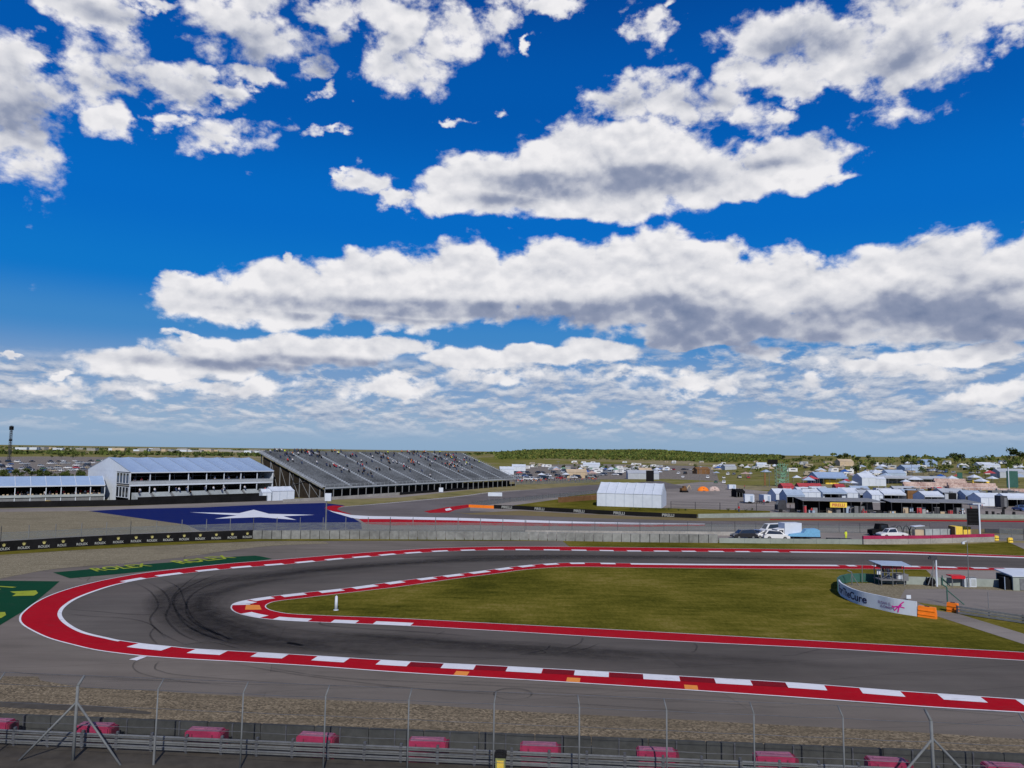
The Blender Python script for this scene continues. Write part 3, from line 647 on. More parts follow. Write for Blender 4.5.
pxsheet('kerb_painted_red', [(770,519.2),(900,519.6),(1024,521),(1400,527),(1400,529),(1024,522.3),(900,520.8),(770,520.2)], .039, 'red_paint')
pxsheet('grass_dry', [(890,533),(1024,535),(1100,536),(1100,530),(1024,529.5),(930,529)], .036, 'dry_brown')
pxsheet('grass_verge', [(510,506),(560,499),(570,496),(600,493),(600,506),(660,508),(770,511),(770,516.2),(700,517),(600,514.5)], .034, 'grass')['kind'] = 'stuff'
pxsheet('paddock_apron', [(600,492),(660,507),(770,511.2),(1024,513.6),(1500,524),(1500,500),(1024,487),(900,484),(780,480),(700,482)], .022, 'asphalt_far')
pxsheet('car_park_ground', [(505,482),(600,479.5),(668,479),(790,484),(790,474),(700,466),(600,464),(520,465),(500,470)], .016, 'lot_dust')
pxsheet('car_park_ground', [(-160,490),(0,478),(110,474),(200,468),(170,458),(60,456.5),(-100,457)], .016, 'lot_dust')
# marshal enclosure ground and its access path
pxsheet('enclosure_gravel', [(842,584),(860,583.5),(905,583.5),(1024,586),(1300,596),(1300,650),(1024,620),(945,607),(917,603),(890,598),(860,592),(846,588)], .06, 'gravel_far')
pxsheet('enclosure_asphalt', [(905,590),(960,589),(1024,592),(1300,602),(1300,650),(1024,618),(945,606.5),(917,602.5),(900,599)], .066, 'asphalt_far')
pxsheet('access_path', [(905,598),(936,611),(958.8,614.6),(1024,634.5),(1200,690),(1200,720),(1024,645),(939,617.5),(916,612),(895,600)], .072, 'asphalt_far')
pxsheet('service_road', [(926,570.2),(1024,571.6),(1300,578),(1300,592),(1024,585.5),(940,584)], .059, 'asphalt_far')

# ------------------------------------------------------------------ plain materials for things
mat('concrete', (.30, .29, .27), .9, .25, 2.5, .3); mat('concrete_dark', (.062, .065, .063), .9, .3, 2.5, .3); mat('concrete_pale', (.25, .28, .255), .9, .2, 1.5, .2)
mat('galvanised', (.19, .198, .20), .5, .25, 4, 0, metal=.35, spec=.4); mat('galv_dark', (.12, .125, .14), .5, .3, 6, 0, metal=.4)
mat('pink_foam', (.33, .03, .085), .7, .25, 3, .1); mat('strap_and_end_shade', (.16, .02, .04), .8, .2); mat('pink_top_lit', (.34, .13, .20), .75, .25, 5)
mat('black', (.012, .012, .013), .9, .3, 3, spec=.03); mat('rubber_tyre', (.02, .02, .022), .85, .3, 6); mat('dark_grey', (.05, .052, .06), .7, .3, 3); mat('mid_grey', (.16, .165, .175), .75, .25, 3)
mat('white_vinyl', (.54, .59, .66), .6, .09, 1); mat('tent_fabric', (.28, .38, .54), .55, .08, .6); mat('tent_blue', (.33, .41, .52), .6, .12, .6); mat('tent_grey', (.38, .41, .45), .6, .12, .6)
mat('tent_red', (.40, .06, .07), .7, .2, .8); mat('tent_pink', (.46, .24, .22), .8, .55, 1.6, col2=(.42, .34, .30)); mat('tan_canvas', (.48, .38, .26), .8, .2, .8)
mat('orange_plastic', (.88, .21, .02), .5, .18, 2); mat('yellow', (.78, .55, .08), .6, .2, 1); mat('brown', (.17, .09, .04), .8, .3, 1); mat('red', (.5, .02, .03), .5, .15)
mat('post_paint', (.15, .16, .165), .6, .2, 4); mat('tyre_wall', (.21, .215, .205), .85, .35, 1.2); mat('green_post', (.04, .11, .09), .6, .2); mat('green_mesh', (.14, .26, .18), .8, .35, 2); mat('blue', (.03, .10, .33), .45, .2); mat('light_blue', (.16, .38, .60), .5, .2); mat('olive', (.22, .24, .10), .8, .2)
mat('lettering_dark', (.03, .03, .08), .6, .1); mat('lettering_grey', (.30, .22, .34), .6, .1); mat('magenta', (.62, .03, .30), .5, .1); mat('lettering_white', (.34, .35, .33), .6, .1); mat('gold', (.42, .38, .14), .5, .2)
mat('hi_vis', (.62, .72, .06), .7, .2); mat('skin', (.42, .25, .18), .6, .1); mat('hair', (.05, .035, .025), .8, .2); mat('denim', (.05, .07, .13), .8, .2)
mat('wood', (.20, .12, .06), .8, .3, 3); mat('bark', (.09, .07, .05), .9, .3, 3); mat('leaf', (.055, .085, .02), .8, .45, .5, col2=(.10, .13, .03)); mat('leaf_dark', (.025, .042, .012), .85, .5, .6, col2=(.06, .08, .02)); mat('leaf_yellow', (.10, .115, .025), .85, .4, .5, col2=(.14, .14, .035))
mat('seat_grey', (.10, .108, .118), .7, .55, 1.1); mat('aisle_grey', (.34, .37, .40), .8, .15, 2); mat('steel_grey', (.2, .21, .22), .6, .2); mat('window_glass', (.02, .026, .035), .12, .2, 1, spec=.8)
mat('navy_cloth', (.02, .03, .08), .8, .2); mat('white_cloth', (.6, .6, .62), .8, .1); mat('orange_cloth', (.65, .2, .05), .8, .1)
mat('soil', (.075, .066, .054), .95, .35, 1.2, .6)
mat('soft_blue', (.25, .31, .40), .5, .1)

# ------------------------------------------------------------------ foreground: verge, guardrail, wall, foam blocks, catch fence
pxsheet('dirt_verge', [(-500,715),(0,732),(512,753),(1024,782),(1500,812),(3000,2500),(-3000,2500)], .026, 'soil')
pxsheet('dirt_ridge', [(-100,698),(0,702.5),(30,702.5),(60,705.5),(110,707.5),(152,713),(150,715),(80,712),(0,708),(-100,703)], .05, 'soil')
ga, gb = P(0, 745.3), P(481, 766.6); gd = (gb - ga).normalized(); gn = Vector((-gd.y, gd.x, 0))
g0 = ga - gd * 30; gang = math.atan2(gd.y, gd.x); GL = 95.0
rail_t = thing('guardrail', 'grey steel triple-rail guardrail with dark posts along the bottom of the view', 'guardrail', g0, gang)
for k in range(3):
    mb = MB(); z = .24 + k * .26
    prof = [(.0, -.10), (.06, -.06), (.06, -.03), (.0, 0), (.06, .03), (.06, .06), (0, .10), (-.012, .10), (-.012, -.10)]
    n = len(prof); a = [(0, -.08 - y, z + h) for y, h in prof] + [(GL, -.08 - y, z + h) for y, h in prof]
    mb.add(a, [(i, (i + 1) % n, n + (i + 1) % n, n + i) for i in range(n)]); mb.build('rail', 'galvanised', rail_t)
for i in range(int(GL / 1.9)):
    mb = MB(); mb.box((i * 1.9 + .4, 0, .5), (.12, .14, .94)); mb.box((i * 1.9 + .4, -.10, .5), (.15, .07, .72)); mb.build('post', 'galv_dark', rail_t)
wa, wb = P(0, 731.0), P(768, 762.5); wd = (wb - wa).normalized(); w0 = wa - wd * 30
wall_t = thing('concrete_wall', 'low dark concrete block wall behind the guardrail at the edge of the gravel', 'wall', w0, math.atan2(wd.y, wd.x))
for i in range(33):
    mb = MB(); x = i * 3.0
    mb.prism([(x + .02, 0), (x + 2.98, 0), (x + 2.98, .9), (x + .02, .9)], -.12, .12)
    mb.box((x + 1.5, 0, .92), (2.9, .20, .035))
    mb.build('wall_section', 'concrete_dark', wall_t)
    mb = MB(); mb.box((x + 1.45, -.16, .5), (.07, .07, .9)); mb.build('joint_bracket', 'galv_dark', wall_t)
bx = [(-6,'pink foam impact block cut by the left edge of the photo'),(94,'pink foam impact block behind the diagonal braces of the thick left fence post'),(205,'pink foam impact block third from left, between two slim fence posts'),(317,'pink foam impact block just left of the fourth fence post'),(428,'pink foam impact block right of the fifth fence post from the left'),(540,'pink foam impact block just left of the thin fence post near the photo middle'),(655,'pink foam impact block beside the fence post right of the photo middle'),(773,'pink foam impact block third from the right edge, beside a slim fence post'),(888,'pink foam impact block crossed by the right diagonal brace'),(1006,'pink foam impact block at the right edge of the photo')]
proto = None
for px, lab in bx:
    t_ = (px - 0) / 512.0; yb = 744.5 + .0463 * px - 3.5
    p = P(px + random.uniform(-1.2, 1.2), yb + random.uniform(-.3, .3))
    if proto is None:
        proto = thing('impact_block', lab, 'impact block', p, gang, 'pink foam blocks between wall and guardrail')
        bm = bmesh.new(); bmesh.ops.create_cube(bm, size=1)
        for v in bm.verts: v.co = Vector((v.co.x * 1.95, v.co.y * .78, .535 + v.co.z * 1.07))
        bmesh.ops.bevel(bm, geom=list(bm.edges), offset=.07, segments=2, affect='EDGES')
        me = bpy.data.meshes.new('block_body'); bm.to_mesh(me); bm.free(); me.materials.append(MATS['pink_foam'])
        o = bpy.data.objects.new('block_body', me); COL.objects.link(o); o.parent = proto
        mb = MB(); mb.box((0, 0, 1.085), (1.7, .58, .02)); mb.box((0, .02, 1.11), (1.3, .12, .05)); mb.build('top_pad', 'pink_top_lit', proto)  # paler pink on top paints in the light falling from above
        mb = MB(); mb.box((1.04, 0, .5), (.14, .72, .95)); mb.build('block_end_shade', 'strap_and_end_shade', proto)  # dark red right end paints in the shade on that side
        for sx in (-.55, .55):
            mb = MB(); mb.box((sx, -.395, .5), (.07, .012, .9)); mb.build('strap', 'strap_and_end_shade', proto)
    else:
        c_ = copy_tree(proto, p, gang + random.uniform(-.07, .07), lab)
# catch fence
fx = [-90, -8, 73, 154, 240, 323, 407, 493, 579, 667, 755, 845, 935, 1030, 1125]
def fbase(px): return P(px, 757.2 + .0495 * px)
fb = [fbase(x) for x in fx]
fence = thing('catch_fence', 'tall wire catch fence with bent-top grey posts in front of the guardrail', 'fence', fb[2])
o0 = Vector(fb[2])
tops = []
for i, (x, b) in enumerate(zip(fx, fb)):
    thick = x in (73, 935); r = .085 if thick else .045
    l = b - o0; lean = Vector((gn.x, gn.y, 0)); L2 = Vector((gd.x, gd.y, 0)) * (.0)
    sx = -.10 if x == 935 else 0.0
    a1 = l + Vector((sx * .5, 0, 3.7)); a2 = a1 + lean * .42 + Vector((.05 if x < 500 else -.08, 0, .40))
    mb = MB(); mb.tube(l, a1, r, r * .85); mb.tube(a1, a2, r * .85, r * .7)
    mb.build('post', 'post_paint', fence, True); tops.append((l, a1, a2))
    if x < 800 and x in (154,):
        mb = MB(); mb.tube(l + Vector((.0, -.05, 0)), l + Vector((0, -.05, 1.4)), .06); mb.build('post_stub', 'galvanised', fence)
for x in (73, 935):
    l, a1, a2 = tops[fx.index(x)]
    for s_ in (-1, 1):
        mb = MB(); mb.tube(l + Vector((0, 0, 2.9)), l + gd * (2.7 * s_) + Vector((0, -.3, 0.0)), .055); mb.build('brace', 'post_paint', fence, True)
def wire_mat():
    m = bpy.data.materials.new('wire_mesh'); m.use_nodes = True; t = m.node_tree; bs = t.nodes['Principled BSDF']; out = t.nodes['Material Output']
    uv = N(t, 'ShaderNodeUVMap').outputs[0]; s = N(t, 'ShaderNodeSeparateXYZ'); link(t, uv, s.inputs[0])
    def grid(a):
        f = mth(t, 'FRACT', mth(t, 'MULTIPLY', a, 1 / .09)); return mth(t, 'LESS_THAN', f, .055)
    a = mth(t, 'MAXIMUM', grid(mth(t, 'ADD', s.outputs[0], s.outputs[1])), grid(mth(t, 'SUBTRACT', s.outputs[0], s.outputs[1])))
    bs.inputs['Base Color'].default_value = (.05, .052, .055, 1); bs.inputs['Roughness'].default_value = .5
    tr = N(t, 'ShaderNodeBsdfTransparent'); mx = N(t, 'ShaderNodeMixShader'); link(t, a, mx.inputs[0]); link(t, tr.outputs[0], mx.inputs[1]); link(t, bs.outputs[0], mx.inputs[2]); link(t, mx.outputs[0], out.inputs[0])
    MATS['wire_mesh'] = m
wire_mat()
def uvquads(name, quads, m, parent):
    me = bpy.data.meshes.new(name); vs = []; fs = []; uv = []; run = 0
    for (a, b, ta, tb) in quads:
        k = len(vs); L = (b - a).length; h = (ta - a).length
        vs += [a, b, tb, ta]; fs.append((k, k + 1, k + 2, k + 3)); uv += [(run, 0), (run + L, 0), (run + L, h), (run, h)]; run += L
    me.from_pydata([tuple(v) for v in vs], [], fs); me.materials.append(MATS[m]); l = me.uv_layers.new(name='UVMap'); l.data.foreach_set('uv', [c for q in uv for c in q])
    o = bpy.data.objects.new(name, me); COL.objects.link(o); o.parent = parent; return o
uvquads('wire_netting', [(tops[i][0], tops[i + 1][0], tops[i][1], tops[i + 1][1]) for i in range(len(tops) - 1)] + [(tops[i][1], tops[i + 1][1], tops[i][2], tops[i + 1][2]) for i in range(len(tops) - 1)], 'wire_mesh', fence)
mb = MB()
for i in range(len(tops) - 1):
    for hh in (.9, 1.8, 2.75, 3.65):
        t_ = hh / 3.7; a = tops[i][0].lerp(tops[i][1], t_); b = tops[i + 1][0].lerp(tops[i + 1][1], t_); mid = a.lerp(b, .5) - Vector((0, 0, .03))
        mb.path([a, mid, b], .013, 4)
    mb.path([tops[i][2], tops[i + 1][2]], .013, 4)
mb.build('cable', 'galv_dark', fence)
# marshal's cabinet in front of the rail
p = P(500.5, 770); t_ = thing('marshal_cabinet', 'small yellow-green cabinet with a black lid against the guardrail, bottom middle', 'cabinet', p, gang)
mb = MB(); mb.box((0, 0, .33), (.50, .4, .66)); mb.build('cabinet_body', 'olive', t_); mb = MB(); mb.box((0, 0, .77), (.58, .46, .22)); mb.box((0, -.1, .92), (.3, .3, .12)); mb.build('lid', 'black', t_)
mb = MB(); mb.box((0, -.21, .35), (.34, .02, .36)); mb.build('door', 'yellow', t_)
# distance marker bollard in the infield
p = P(336, 610.6); t_ = thing('marker_bollard', 'slim white marker bollard standing in the grass inside the hairpin', 'bollard', p)
mb = MB(); mb.tube((0, 0, 0), (0, 0, .10), .28, .24, 12); mb.tube((0, 0, .10), (0, 0, 1.35), .17, .13, 12); mb.build('bollard_post', 'white_vinyl', t_, True)
mb = MB(); mb.tube((0, 0, 1.35), (0, 0, 1.46), .15, .04, 12); mb.build('cap', 'white_vinyl', t_)

# ------------------------------------------------------------------ generic runs
def wall_run(name, label, cat, pix, h, th, m, lean=0.0, joint=None, group=None, base_z=0, part='wall_section', top=None):
    w = [P(*p) for p in pix]; t_ = thing(name, label, cat, w[0], 0, group); o = w[0]; k = 0
    for a, b in zip(w[:-1], w[1:]):
        L = (b - a).length; n = max(1, round(L / joint)) if joint else 1
        for i in range(n):
            p, q = a.lerp(b, i / n) - o, a.lerp(b, (i + 1) / n - ((.12 if joint and joint < 2 else .03) / L if joint else 0)) - o
            mb = MB(); mb.bar(p + Vector((0, 0, h / 2)), q + Vector((0, 0, h / 2)), th, h); mb.build(part, m, t_); k += 1
            if top:
                mb = MB(); mb.bar(p + Vector((0, 0, h + top[1] / 2)), q + Vector((0, 0, h + top[1] / 2)), th * 1.15, top[1]); mb.build('top_cover', top[0], t_)
    return t_
def posts_fence(name, label, pix, h, spacing, rpost, m, mesh=True, mesh_h=None, cat='fence', rails=(), z0=0):
    w = [P(*p) for p in pix]; t_ = thing(name, label, cat, w[0]); o = w[0]; qs = []; rl_ = MB(); cnt = 0
    for a, b in zip(w[:-1], w[1:]):
        L = (b - a).length; n = max(1, round(L / spacing))
        for i in range(n + 1):
            if cnt > 95: break
            p = a.lerp(b, i / n) - o; mb = MB(); mb.tube(p + Vector((0, 0, z0)), p + Vector((0, 0, h)), rpost, n=5); mb.build('post', m, t_); cnt += 1
        hh = mesh_h or h
        up_ = Vector((0, 0, hh)); z_ = Vector((0, 0, z0)); qs.append((a - o + z_, b - o + z_, a - o + up_, b - o + up_))
        for r_ in rails: rl_.bar(a - o + Vector((0, 0, r_)), b - o + Vector((0, 0, r_)), .05)
    if mesh: uvquads('wire_netting', qs, 'wire_mesh_far', t_)
    if rails: rl_.build('rail', m, t_)
    return t_
def far_wire():
    m = bpy.data.materials.new('wire_mesh_far'); m.use_nodes = True; t = m.node_tree; bs = t.nodes['Principled BSDF']; out = t.nodes['Material Output']
    uv = N(t, 'ShaderNodeUVMap').outputs[0]
    n = noise(t, vmth(t, 'MULTIPLY', uv, (.5, 2.5, 1)), 1.2, 5, .65)
    a = mth(t, 'MULTIPLY_ADD', sstep(t, n, .3, .7), .35, .38)
    bs.inputs['Base Color'].default_value = (.13, .145, .145, 1); bs.inputs['Roughness'].default_value = .6
    tr = N(t, 'ShaderNodeBsdfTransparent'); mx = N(t, 'ShaderNodeMixShader'); link(t, a, mx.inputs[0]); link(t, tr.outputs[0], mx.inputs[1]); link(t, bs.outputs[0], mx.inputs[2]); link(t, mx.outputs[0], out.inputs[0])
    MATS['wire_mesh_far'] = m
far_wire()

# near-side wall of the far straight
adv = wall_run('advertising_barrier', 'long black advertising barrier with repeated gold crowns and white lettering, left', 'barrier', [(-160,562.5),(0,552),(65,547.6),(130,543.8),(190,541.4),(253,539)], 1.55, .5, 'black', joint=60, part='barrier_body')
aw = [P(*p) for p in [(-160,562.5),(0,552),(65,547.6),(130,543.8),(190,541.4),(253,539)]]
tm = text_mesh('ROLEX', .5, 'lettering_white', 'lettering')
for px, py in ((4,549.6),(24,548),(44,547),(63,545.9),(82,545),(100,543.8),(118,543),(136,542.1),(152,541.4),(168,540.6),(184,540.2),(200,539.7),(216,539.2),(232,538.6),(247,538.1)):
    best = None
    d = ray(px, 540); d.z = 0
    for a, b in zip(aw[:-1], aw[1:]):
        e = b - a; den = d.x * e.y - d.y * e.x
        if abs(den) < 1e-9: continue
        t1 = (a.x * e.y - a.y * e.x) / den; s1 = (a.x * d.y - a.y * d.x) / den
        if t1 > 0 and 0 <= s1 <= 1: best = (d * t1, math.atan2(e.y, e.x))
    if not best: continue
    q, an = best; nn = Vector((math.sin(an), -math.cos(an), 0))
    o = bpy.data.objects.new('lettering', tm); COL.objects.link(o); o.parent = adv; o.rotation_euler = (R(90), 0, an); o.location = q + nn * .262 - aw[0] + Vector((0, 0, .42))
    if not bpy.data.meshes.get('crown_emblem'):
        mb = MB(); pts = [(-.12, 0), (.12, 0), (.26, .42), (.12, .25), (.08, .5), (0, .27), (-.08, .5), (-.12, .25), (-.26, .42)]; mb.prism(pts, -.01, 0); oo = mb.build('crown_emblem', 'gold', adv)
    else: oo = bpy.data.objects.new('crown_emblem', bpy.data.meshes['crown_emblem']); COL.objects.link(oo); oo.parent = adv
    oo.location = q + nn * .265 - aw[0] + Vector((0, 0, .80)); oo.rotation_euler = (0, 0, an)
wall_run('tyre_barrier', 'grey banded barrier with vertical seams along the far straight, middle', 'barrier', [(253,539),(320,539),(390,539.3),(520,540.2),(640,542.2),(718,543)], 1.5, .6, 'tyre_wall', joint=1.7, part='barrier_section')
wall_run('concrete_wall', 'low pale concrete wall on the right half of the far straight', 'wall', [(719,543),(770,543.6),(862,544.3)], .9, .3, 'concrete_pale', joint=4, part='wall_section')
wall_run('padded_wall', 'concrete wall with a pinkish red top cover at the right of the far straight', 'wall', [(863,544.3),(930,543.6),(994,541.6)], .95, .35, 'concrete', joint=5, top=('pink_foam', .55))
posts_fence('debris_fence', 'see-through debris fence on the far straight wall, left half', [(-160,556),(0,546.2),(130,539.3),(253,534.6),(390,533.4),(525,534.2)], 3.1, 4.1, .07, 'galvanised', mesh_h=2.1, rails=(2.1,))
posts_fence('debris_fence', 'grey mesh fence behind the service road with white vehicles, middle right', [(526,531),(640,531.2),(735,531.6),(860,533),(930,533.2)], 2.1, 4.6, .05, 'galv_dark', mesh_h=1.55, rails=(1.55,))
wall_run('concrete_wall', 'grey kerb-height wall under the debris fence, middle', 'wall', [(190,536.3),(253,534.4),(390,533.2),(640,534.8),(735,535.6)], .75, .25, 'concrete', joint=12)
# perimeter wall of the far loop
wall_run('concrete_wall', 'dark wall under the hospitality stand on the far left', 'wall', [(-200,516),(0,508),(130,505.6),(230,502.2),(285,500.2)], 1.6, .4, 'black', joint=20)
wall_run('concrete_wall', 'low pale concrete wall in front of the long bank of seats', 'wall', [(283,502.5),(330,499.8),(400,494.8)], .9, .3, 'concrete', joint=6)
wall_run('advertising_barrier', 'black advertising strip along the foot of the long grandstand', 'barrier', [(400,495.0),(455,490.6),(515,485.6)], .9, .3, 'black', joint=8, part='barrier_section')
bb = wall_run('advertising_barrier', 'thin black barrier with white lettering in front of the big white tent', 'barrier', [(494,508.6),(520,509.6),(560,512.0),(640,516.2),(697,518.4)], 1.05, .3, 'black', joint=8, part='barrier_section')
tm2 = text_mesh('PIRELLI', 1.0, 'lettering_white', 'lettering')
bw = [P(*p) for p in [(494,508.6),(520,509.6),(560,512.0),(640,516.2),(697,518.4)]]
for a, b in zip(bw[:-1], bw[1:]):
    L = (b - a).length; n = int(L / 8.5); an = math.atan2((b - a).y, (b - a).x); nn = Vector((math.sin(an), -math.cos(an), 0))
    for i in range(max(1, n)):
        o = bpy.data.objects.new('lettering', tm2); COL.objects.link(o); o.parent = bb; o.rotation_euler = (R(90), 0, an); o.location = a.lerp(b, (i + .5) / max(1, n)) + nn * .165 - bw[0] + Vector((0, 0, .5))
wall_run('concrete_wall', 'long pale green-grey wall between the loop and the paddock, right', 'wall', [(698,518.2),(770,516.8),(894,517.2),(1024,518.8),(1300,524)], 1.05, .3, 'concrete_pale', joint=10)
posts_fence('debris_fence', 'far mesh fence lining the curve of the pit road', [(471,507),(510,502.2),(560,497.4),(600,493)], 1.6, 4.5, .06, 'galv_dark', mesh_h=1.3, rails=(1.3,))
wall_run('orange_barrier', 'short orange barrier at the tip of the inner loop fence', 'barrier', [(469,507.4),(495,508.6)], .8, .4, 'orange_plastic')
posts_fence('paddock_fence', 'thin rail fence with dark posts in front of the paddock apron', [(671,509),(720,510.4),(775,511.6)], 2.2, 5.5, .09, 'dark_grey', mesh=False, rails=(.6, 1.4, 2.1))
wall_run('hedge_row', 'brown scrubby hedge left of the big white tent', 'hedge', [(560,502.5),(597,499.5)], 1.6, 1.5, 'brown', part='hedge_mass')

# ------------------------------------------------------------------ people
def make_person(pose):
    """one continuous skinned figure; faces sorted into skin, shirt, trousers and hair by height"""
    J = {'pel': (0, 0, .95, .14), 'wai': (0, 0, 1.15, .125), 'che': (0, .0, 1.38, .15), 'nec': (0, 0, 1.53, .06), 'hea': (0, -.01, 1.66, .10), 'top': (0, 0, 1.76, .075)}
    for s, n in ((-1, 'l'), (1, 'r')):
        J['sh' + n] = (s * .19, 0, 1.44, .065); J['el' + n] = (s * .26, .02, 1.15, .045); J['wr' + n] = (s * .27, -.08, .90, .033); J['ha' + n] = (s * .27, -.11, .80, .035)
        J['hi' + n] = (s * .10, 0, .90, .10); J['kn' + n] = (s * .12, -.01, .50, .065); J['an' + n] = (s * .13, 0, .09, .045); J['to' + n] = (s * .14, -.15, .05, .045)
        if pose == 'sit':
            J['kn' + n] = (s * .13, -.42, .94, .07); J['an' + n] = (s * .13, -.46, .50, .045); J['to' + n] = (s * .14, -.60, .46, .045)
            J['el' + n] = (s * .25, -.06, 1.16, .045); J['wr' + n] = (s * .15, -.28, 1.05, .033); J['ha' + n] = (s * .11, -.36, 1.04, .035)
    E = [('pel','wai'),('wai','che'),('che','nec'),('nec','hea'),('hea','top')]
    for n in 'lr': E += [('che','sh'+n),('sh'+n,'el'+n),('el'+n,'wr'+n),('wr'+n,'ha'+n),('pel','hi'+n),('hi'+n,'kn'+n),('kn'+n,'an'+n),('an'+n,'to'+n)]
    ks = list(J); me = bpy.data.meshes.new('body'); dz = .45 if pose == 'sit' else 0
    me.from_pydata([(J[k][0], J[k][1], J[k][2] - dz) for k in ks], [(ks.index(a), ks.index(b)) for a, b in E], [])
    o = bpy.data.objects.new('body', me); COL.objects.link(o); md = o.modifiers.new('s', 'SKIN'); sk_ = me.skin_vertices[0].data
    for i, k in enumerate(ks): sk_[i].radius = (J[k][3],) * 2; sk_[i].use_root = (k == 'pel')
    bpy.context.view_layer.update()
    m2 = bpy.data.meshes.new_from_object(o.evaluated_get(bpy.context.evaluated_depsgraph_get())); bpy.data.objects.remove(o); m2.name = 'person_' + pose
    m2.materials.clear()
    for x in ('skin', 'white_cloth', 'denim', 'hair'): m2.materials.append(MATS[x])
    for p in m2.polygons:
        z = p.center.z + dz; x = abs(p.center.x)
        i = 3 if (z > 1.69 or (z > 1.6 and p.center.y > .04)) else 0 if z > 1.52 else 1 if z > 1.0 or x > .2 else 2
        if x > .2 and z < 1.1 and pose != 'sit': i = 0
        if pose == 'sit' and z < 1.02 and p.center.y < -.1: i = 2
        p.material_index = i; p.use_smooth = True
    return m2
PM = {'sit': make_person('sit'), 'stand': make_person('stand')}
def person(pose, loc, rz, shirt, label, group=None, trousers=None):
    o = bpy.data.objects.new('person', PM[pose]); COL.objects.link(o); o.location = loc; o.rotation_euler = (0, 0, rz)
    setmat(o, shirt, 1)
    if trousers: setmat(o, trousers, 2)
    return tag(o, label, 'person', group)

# ------------------------------------------------------------------ vehicles
def car_meshes(kind):
    """side profile swept across the width, cabin narrower than the sills; slots: paint, glass, tyre, light"""
    L, W, H = {'sedan': (4.7, 1.85, 1.45), 'suv': (4.8, 1.95, 1.78), 'pickup': (5.6, 2.0, 1.85), 'van': (5.6, 2.05, 2.3)}[kind]
    lower = [(-L/2, .35), (-L/2 + .05, .78), (-L/2 + .9, .92 if kind == 'sedan' else 1.02), (L/2 - .7, .95 if kind == 'sedan' else 1.05), (L/2, .8), (L/2, .35)]
    if kind == 'van': lower = [(-L/2, .35), (-L/2 + .05, .9), (-L/2 + .5, 1.15), (L/2 - .1, 1.2), (L/2, .9), (L/2, .35)]
    cab = {'sedan': [(-1.45, .90), (-.75, 1.40), (.75, H), (1.75, .94)], 'suv': [(-1.5, 1.0), (-.8, 1.66), (1.7, H), (2.3, 1.02)], 'pickup': [(-1.5, 1.0), (-.9, 1.7), (.5, H), (.75, 1.03)], 'van': [(-2.3, 1.13), (-1.6, 2.15), (2.65, H), (2.72, 1.15)]}[kind]
    mb = MB(); mb.prism(lower, -W/2, W/2)
    n = 4; wi = W/2 - .06; wt_ = W/2 - .24; vs = [(x, -(wi if z < 1.2 else wt_), z) for x, z in cab] + [(x, (wi if z < 1.2 else wt_), z) for x, z in cab]
    mb.add(vs, [(0, 1, 2, 3), (7, 6, 5, 4), (0, 4, 5, 1), (1, 5, 6, 2), (2, 6, 7, 3)])
    gl = MB(); k = .03
    def lerp(a, b, t): return tuple(a[i] + (b[i] - a[i]) * t for i in range(3))
    for s_ in (0, 1):
        q = [Vector(v) for v in vs[s_ * 4:s_ * 4 + 4]]; c = sum(q, Vector()) / 4; sg = -1 if s_ == 0 else 1
        gl.slab([c + (v - c) * .84 + Vector((0, sg * .012, .03)) for v in (q if s_ == 0 else q[::-1])], .02)
    for ids in ((0, 4, 5, 1), (2, 6, 7, 3)):
        q = [Vector(vs[i]) for i in ids]; c = sum(q, Vector()) / 4; nn = (q[1] - q[0]).cross(q[2] - q[0]).normalized(); nn = nn if nn.x * c.x > 0 else -nn
        q2 = [c + (v - c) * .86 + nn * .01 for v in q]; gl.slab(q2, .02)
    wheels = [(x, s_ * (W/2 - .1)) for x in (-L * .30, L * .30) for s_ in (-1, 1)]
    return mb, gl, wheels, (L, W, H)
def merged_car(kind):
    mb, gl, wh, d = car_meshes(kind)
    mb.mi = 1; mb.add(gl.v, gl.f); mb.mi = 2
    for x, y in wh: mb.tube((x, y - .11, .33), (x, y + .11, .33), .34, n=10)
    mb.mi = 0; o = mb.build('tmp', ['white_vinyl', 'window_glass', 'rubber_tyre']); me = o.data; bpy.data.objects.remove(o); me.name = kind + '_body'; return me
def detailed_car(name, kind, paint, label, cat, loc, rz):
    mb, gl, wh, (L, W, H) = car_meshes(kind); t_ = thing(name, label, cat, loc, rz)
    mb.build('body', paint, t_); gl.build('windows', 'window_glass', t_)
    for x, y in wh:
        w = MB(); w.tube((x, y - .12, .34), (x, y + .12, .34), .35, n=16); w_ = w.build('wheel', 'rubber_tyre', t_)
        w = MB(); s_ = 1 if y > 0 else -1; w.tube((x, y + s_ * .10, .34), (x, y + s_ * .13, .34), .21, n=12); w.build('rim', 'galvanised', w_)
    for s_ in (-1, 1):
        w = MB(); w.box((-L/2 + .03, s_ * (W/2 - .3), .68), (.08, .34, .14)); w.build('headlight', 'white_vinyl', t_)
        w = MB(); w.box((L/2 - .01, s_ * (W/2 - .25), .72), (.06, .26, .14)); w.build('tail_light', 'red', t_)
    w = MB(); w.box((-L/2 - .02, 0, .45), (.12, W * .9, .16)); w.build('bumper', 'dark_grey', t_)
    return t_
for nm, c_ in (('paint_white', (.66, .67, .68)), ('paint_silver', (.36, .38, .40)), ('paint_grey', (.13, .135, .145)), ('paint_black', (.02, .02, .024)), ('paint_blue', (.03, .09, .26)), ('paint_red', (.36, .02, .02)), ('paint_tan', (.34, .29, .21)), ('paint_green', (.05, .12, .07))):
    mat(nm, c_, .32, .05, 1, spec=.6)
CAR = {k: merged_car(k) for k in ('sedan', 'suv', 'pickup', 'van')}
WORD = {'paint_white': 'white', 'paint_silver': 'silver', 'paint_grey': 'dark grey', 'paint_black': 'black', 'paint_blue': 'blue', 'paint_red': 'red', 'paint_tan': 'tan', 'paint_green': 'green'}
